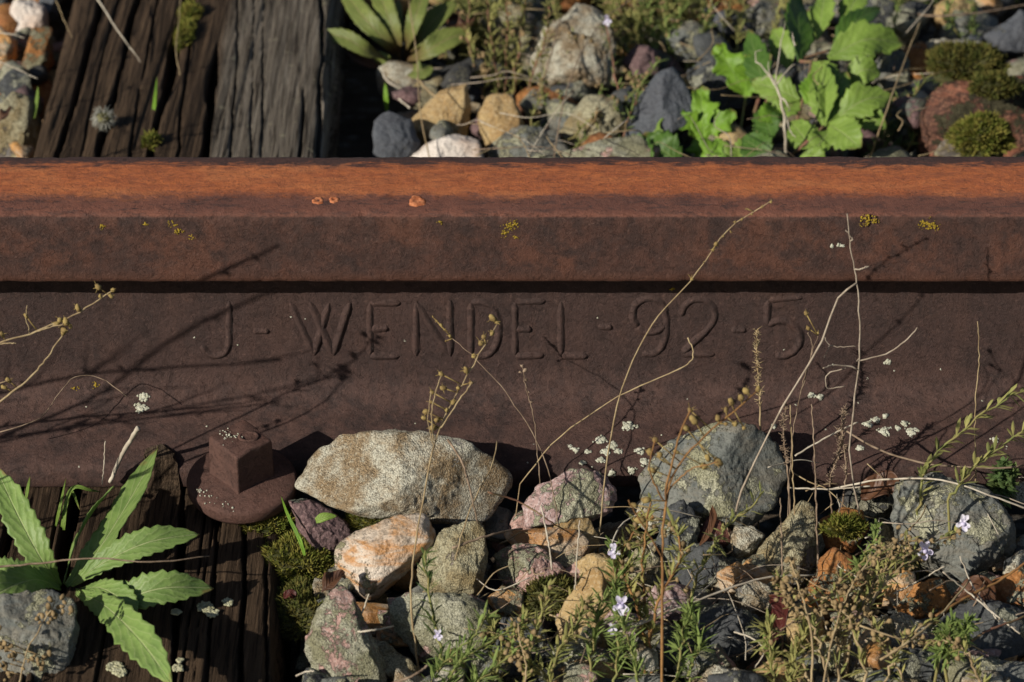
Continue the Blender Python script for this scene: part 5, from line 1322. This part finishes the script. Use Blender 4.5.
# ------------------------------------------------------------------ moss, fluff, dead leaves, wood splinter
def moss(label, px, py, rx, ry, rz, z, mat, n=900, seed=1, bl=.004, group=None, y=None):
    rng = random.Random(seed); c = P(px, py, z) if y is None else PY(px, py, y)
    th = empty('moss_cushion', c); tag(th, label, 'moss', group)
    sv, sf = ico(4); q = 1 + fbm(sv * 1.8 + seed, 4) * .26
    meshobj('moss_bed', [Vector((v[0] * rx * k, v[1] * ry * k, v[2] * rz * k)) * .95 for v, k in zip(sv, q)], sf, MOSSB, th)
    vs, fs = [], []; n = int(n * 1.9)
    dirs = []
    for i in range(n):
        a = rng.random() * 6.283; u = rng.uniform(-.3, 1); s = math.sqrt(max(0, 1 - u * u)); dirs.append((s * math.cos(a), s * math.sin(a), u))
    kk = 1 + fbm(np.array(dirs) * 1.8 + seed, 4) * .26
    for i in range(n):
        d = Vector(dirs[i]); p = Vector((d.x * rx, d.y * ry, d.z * rz)) * (kk[i] * (.92 + .08 * rng.random()))
        g = (d + Vector((rng.gauss(0, .5), rng.gauss(0, .5), rng.gauss(.35, .35)))).normalized(); L = bl * rng.uniform(.35, .95)
        sd = g.orthogonal().normalized(); sd.rotate(Matrix.Rotation(rng.random() * 6.28, 3, g)); wd = bl * .075
        b = len(vs); mid2 = p + g * (L * .5) + sd.cross(g) * (wd * .4)
        vs.extend([p - sd * wd, p + sd * wd, mid2 + sd * wd * 1.1, mid2 - sd * wd * 1.1, p + g * L]); fs.extend([(b, b + 1, b + 2, b + 3), (b + 3, b + 2, b + 4)])
    o = meshobj('moss_blades', vs, fs, mat, th); tag(o, kind='stuff')
moss('green moss along the sleeper edge beside the screw flange', 268, 524, .013, .010, .006, -.002, MOSS, 1100, 1)
moss('moss patch beside the small dark purple granite', 298, 562, .015, .016, .009, -.006, MOSS, 1500, 2)
moss('shaded moss beside the tall pink granite', 302, 612, .013, .017, .010, -.012, MOSSD, 1300, 3)
moss('moss tuft between lichen slab and split flint', 372, 522, .011, .007, .006, .004, MOSS, 600, 4)
moss('tiny moss cushion on the orange stone', 845, 528, .0075, .006, .005, .012, MOSS, 700, 5)
moss('round golden green moss cushion on the front of the red brick', 980, 140, .0155, .012, .013, .004, MOSS, 1600, 6, bl=.005)
moss('dark moss cushion on top of the red brick', 965, 66, .021, .012, .010, .006, MOSSD, 1700, 7, bl=.005)
moss('smaller dark moss tuft on the red brick between two cushions', 995, 88, .011, .008, .007, .012, MOSSD, 800, 8, bl=.005)
moss('moss filling the deep sleeper crack', 186, 36, .0042, .020, .006, -.001, MOSS, 500, 9)
moss('small moss tuft low in the sleeper crack', 190, 15, .0055, .010, .006, .0, MOSS, 400, 10)
moss('tiny bright moss tuft in the sleeper crack at the rail edge', 151, 143, .0038, .006, .005, .0, MOSS, 250, 11)
moss('moss clump under the yellow-green weeds by the reddish stone', 552, 600, .012, .010, .008, -.008, MOSSD, 700, 12)

def crumbs(label, spots, mat, name='lichen_crust', seed=3):
    """leafy lichen crust lying on wood"""
    rng = random.Random(seed); sv, sf = ico(2); c0 = P(spots[0][0], spots[0][1], 0); vs, fs = [], []
    for x, y, r in spots:
        for i in range(int(16 + r * 9)):
            a = rng.random() * 6.28; rr = math.sqrt(rng.random()) * r
            p = P(x + math.cos(a) * rr, y + math.sin(a) * rr * .7, .001) - c0; s = rng.uniform(.0004, .0010); b = len(vs)
            for v in sv: vs.append(p + Vector((v[0] * s, v[1] * s, v[2] * s * .6)) * rng.uniform(.65, 1.25))
            fs += [tuple(q + b for q in f) for f in sf]
    o = meshobj(name, vs, fs, mat, loc=c0); tag(o, label, 'lichen')
crumbs('pale lichen crust on the near sleeper right of the toothed leaves', [(205, 607, 8), (212, 612, 6), (228, 602, 5), (176, 612, 4)], PLICH)
crumbs('pale lichen crust on the near sleeper below the toothed leaves', [(115, 667, 8), (120, 672, 6)], PLICH, seed=5)
crumbs('pale lichen crust beside the tip of the lowest toothed leaf', [(178, 668, 5), (180, 660, 3)], PLICH, seed=6)

def fluff():
    rng = random.Random(2); c = P(104, 118, .006)
    th = empty('fluffy_seed_head', c); tag(th, 'round white fluffy seed head lying on the cracked sleeper', 'seed head')
    vs, fs = [], []
    blob(vs, fs, Vector((0, 0, 0)), .0042, Vector((0, 0, 1)), .8, 3, rng); meshobj('core', vs, fs, EARTH, th)
    vs, fs = [], []
    for i in range(220):
        d = Vector((rng.gauss(0, 1), rng.gauss(0, 1), rng.gauss(.1, .8))).normalized(); L = rng.uniform(.005, .0085)
        tube_data([d * .0025, d * L * .7, d * L + Vector((0, 0, -.0005))], .00022, .00010, 4, vs, fs)
    o = meshobj('hairs', vs, fs, FLUFF, th); tag(o, kind='stuff')
fluff()

def dead_leaf(label, px, zs, w, mat, seed, **kw):
    pts = [P(x, y, z) for (x, y), z in zip(px, zs)]
    th = empty('withered_leaf', pts[0]); tag(th, label, 'leaf')
    d = dict(fold=.7, wave=.16, belly=.5, rng=random.Random(seed), up=Vector((-.4, -.6, .7)), tipw=.1, stalkw=.2); d.update(kw)
    add_leaf(th, pts, w, LEAF[mat], name='blade', **d)
dead_leaf('withered maroon leaf curled in the gap beside the dark angular stone', [(772, 645), (780, 625), (782, 605), (770, 598)], [-.004, .002, .006, .006], .009, 'maroon', 1)
dead_leaf('dark brown withered leaf wedged above the tall pink granite', [(322, 592), (330, 584), (338, 578), (345, 575)], [.002, .005, .006, .006], .008, 'brown', 2)
dead_leaf('curled brown leaf above the orange mossy stone', [(862, 498), (876, 490), (890, 486), (900, 494)], [.006, .012, .014, .012], .013, 'brown', 3)
dead_leaf('reddish withered leaf on the small dark red stone', [(700, 545), (709, 534), (714, 518), (712, 506)], [.010, .016, .02, .022], .0035, 'brown', 4)
dead_leaf('brown withered leaf under the orange brown stone', [(955, 600), (970, 590), (985, 592), (994, 600)], [.0, .006, .006, .002], .011, 'brown', 5)
dead_leaf('shrivelled brown bit on the stone left of the sleeper', [(-2, 122), (6, 114), (12, 108)], [.0, .004, .004], .006, 'brown', 6)
dead_leaf('shrivelled russet leaf under the reddish rosette', [(447, 20), (460, 24), (475, 18)], [-.01, -.006, -.006], .012, 'brown', 7)
dead_leaf('tiny red withered leaf on the shaded sleeper edge', [(284, 598), (290, 594), (294, 596)], [.002, .004, .002], .004, 'maroon', 8)
# small green bits
def blade(label, px, zs, w, mat='lime', seed=1, name='grass_blade', cat='grass blade', group=None):
    pts = [P(x, y, z) for (x, y), z in zip(px, zs)]
    th = empty(name, pts[0]); tag(th, label, cat, group)
    add_leaf(th, pts, w, LEAF[mat], name='blade', thick=.0003, belly=.35, tipw=.02, stalkw=.6, fold=.3, wave=.02, nt=18, nw=2, rng=random.Random(seed))
blade('small green grass blade standing in the sleeper crack', [(153, 117), (155, 100), (157, 76)], [-.004, .003, .008], .0022)
blade('green grass blade at the left edge of the sleeper', [(34, 118), (37, 100), (38, 86)], [-.01, -.002, .004], .0022, 'mid')
blade('green blade arching beside the bleached stick', [(64, 530), (67, 500), (75, 487), (90, 490), (101, 492)], [.0, .012, .018, .016, .012], .0020, 'mid')
blade('green blade drooping behind the toothed leaves', [(62, 528), (66, 505), (72, 492), (80, 510)], [.0, .010, .014, .008], .0022, 'mid')
blade('thin green blade behind the toothed leaves', [(56, 526), (60, 508), (66, 478)], [.0, .010, .02], .0016, 'mid')
blade('short green blade on the rail foot edge', [(26, 500), (28, 488), (30, 476)], [.008, .012, .016], .0016, 'mid')
blade('little green leaf lying on the dark purple granite', [(316, 521), (325, 517), (337, 516)], [.024, .026, .026], .0042, 'mid')
blade('grass blade growing beside the moss under the screw', [(306, 560), (300, 540), (288, 515), (281, 496)], [.0, .008, .016, .02], .0018, 'lime')
blade('grass blade in the dark gap right of the sleeper', [(387, 112), (386, 95), (385, 82)], [-.03, -.02, -.014], .0028, 'lime')
blade('upright green blade beside the maroon leaf', [(772, 660), (768, 645), (764, 632)], [.0, .008, .012], .0045, 'mid')
def splinter():
    # broken wood block beside the screw, at the edge of the rail foot
    c = P(163, 486, -.001); rng = np.random.RandomState(4); vs, fs = [], []
    nx, ny, nz = 9, 4, 9; w2, d2, h2 = .016, .012, .016
    prof = [(-.5, -.5), (-.3, -.52), (0, -.5), (.3, -.53), (.5, -.5), (.5, 0), (.5, .5), (0, .5), (-.5, .5), (-.5, 0)]
    n = len(prof); off = rng.randn(n) * .0008
    for k, t in enumerate([0, .3, .6, .85, 1.0]):
        for i, (a, b) in enumerate(prof):
            vs.append((a * w2 * (1 - .1 * t) + off[i], b * d2 + off[-i], t * h2 + (rng.randn() * .0018 if t == 1 else 0)))
    for k in range(4):
        for i in range(n): j = (i + 1) % n; fs.append((k * n + i, k * n + j, (k + 1) * n + j, (k + 1) * n + i))
    fs.append([4 * n + i for i in range(n)])
    o = meshobj('wood_splinter', vs, fs, WOOD, loc=c, smooth=False); tag(o, 'broken brown wood splinter standing beside the square-headed screw', 'wood')
    o.rotation_euler = (R(-6), 0, R(8))
splinter()
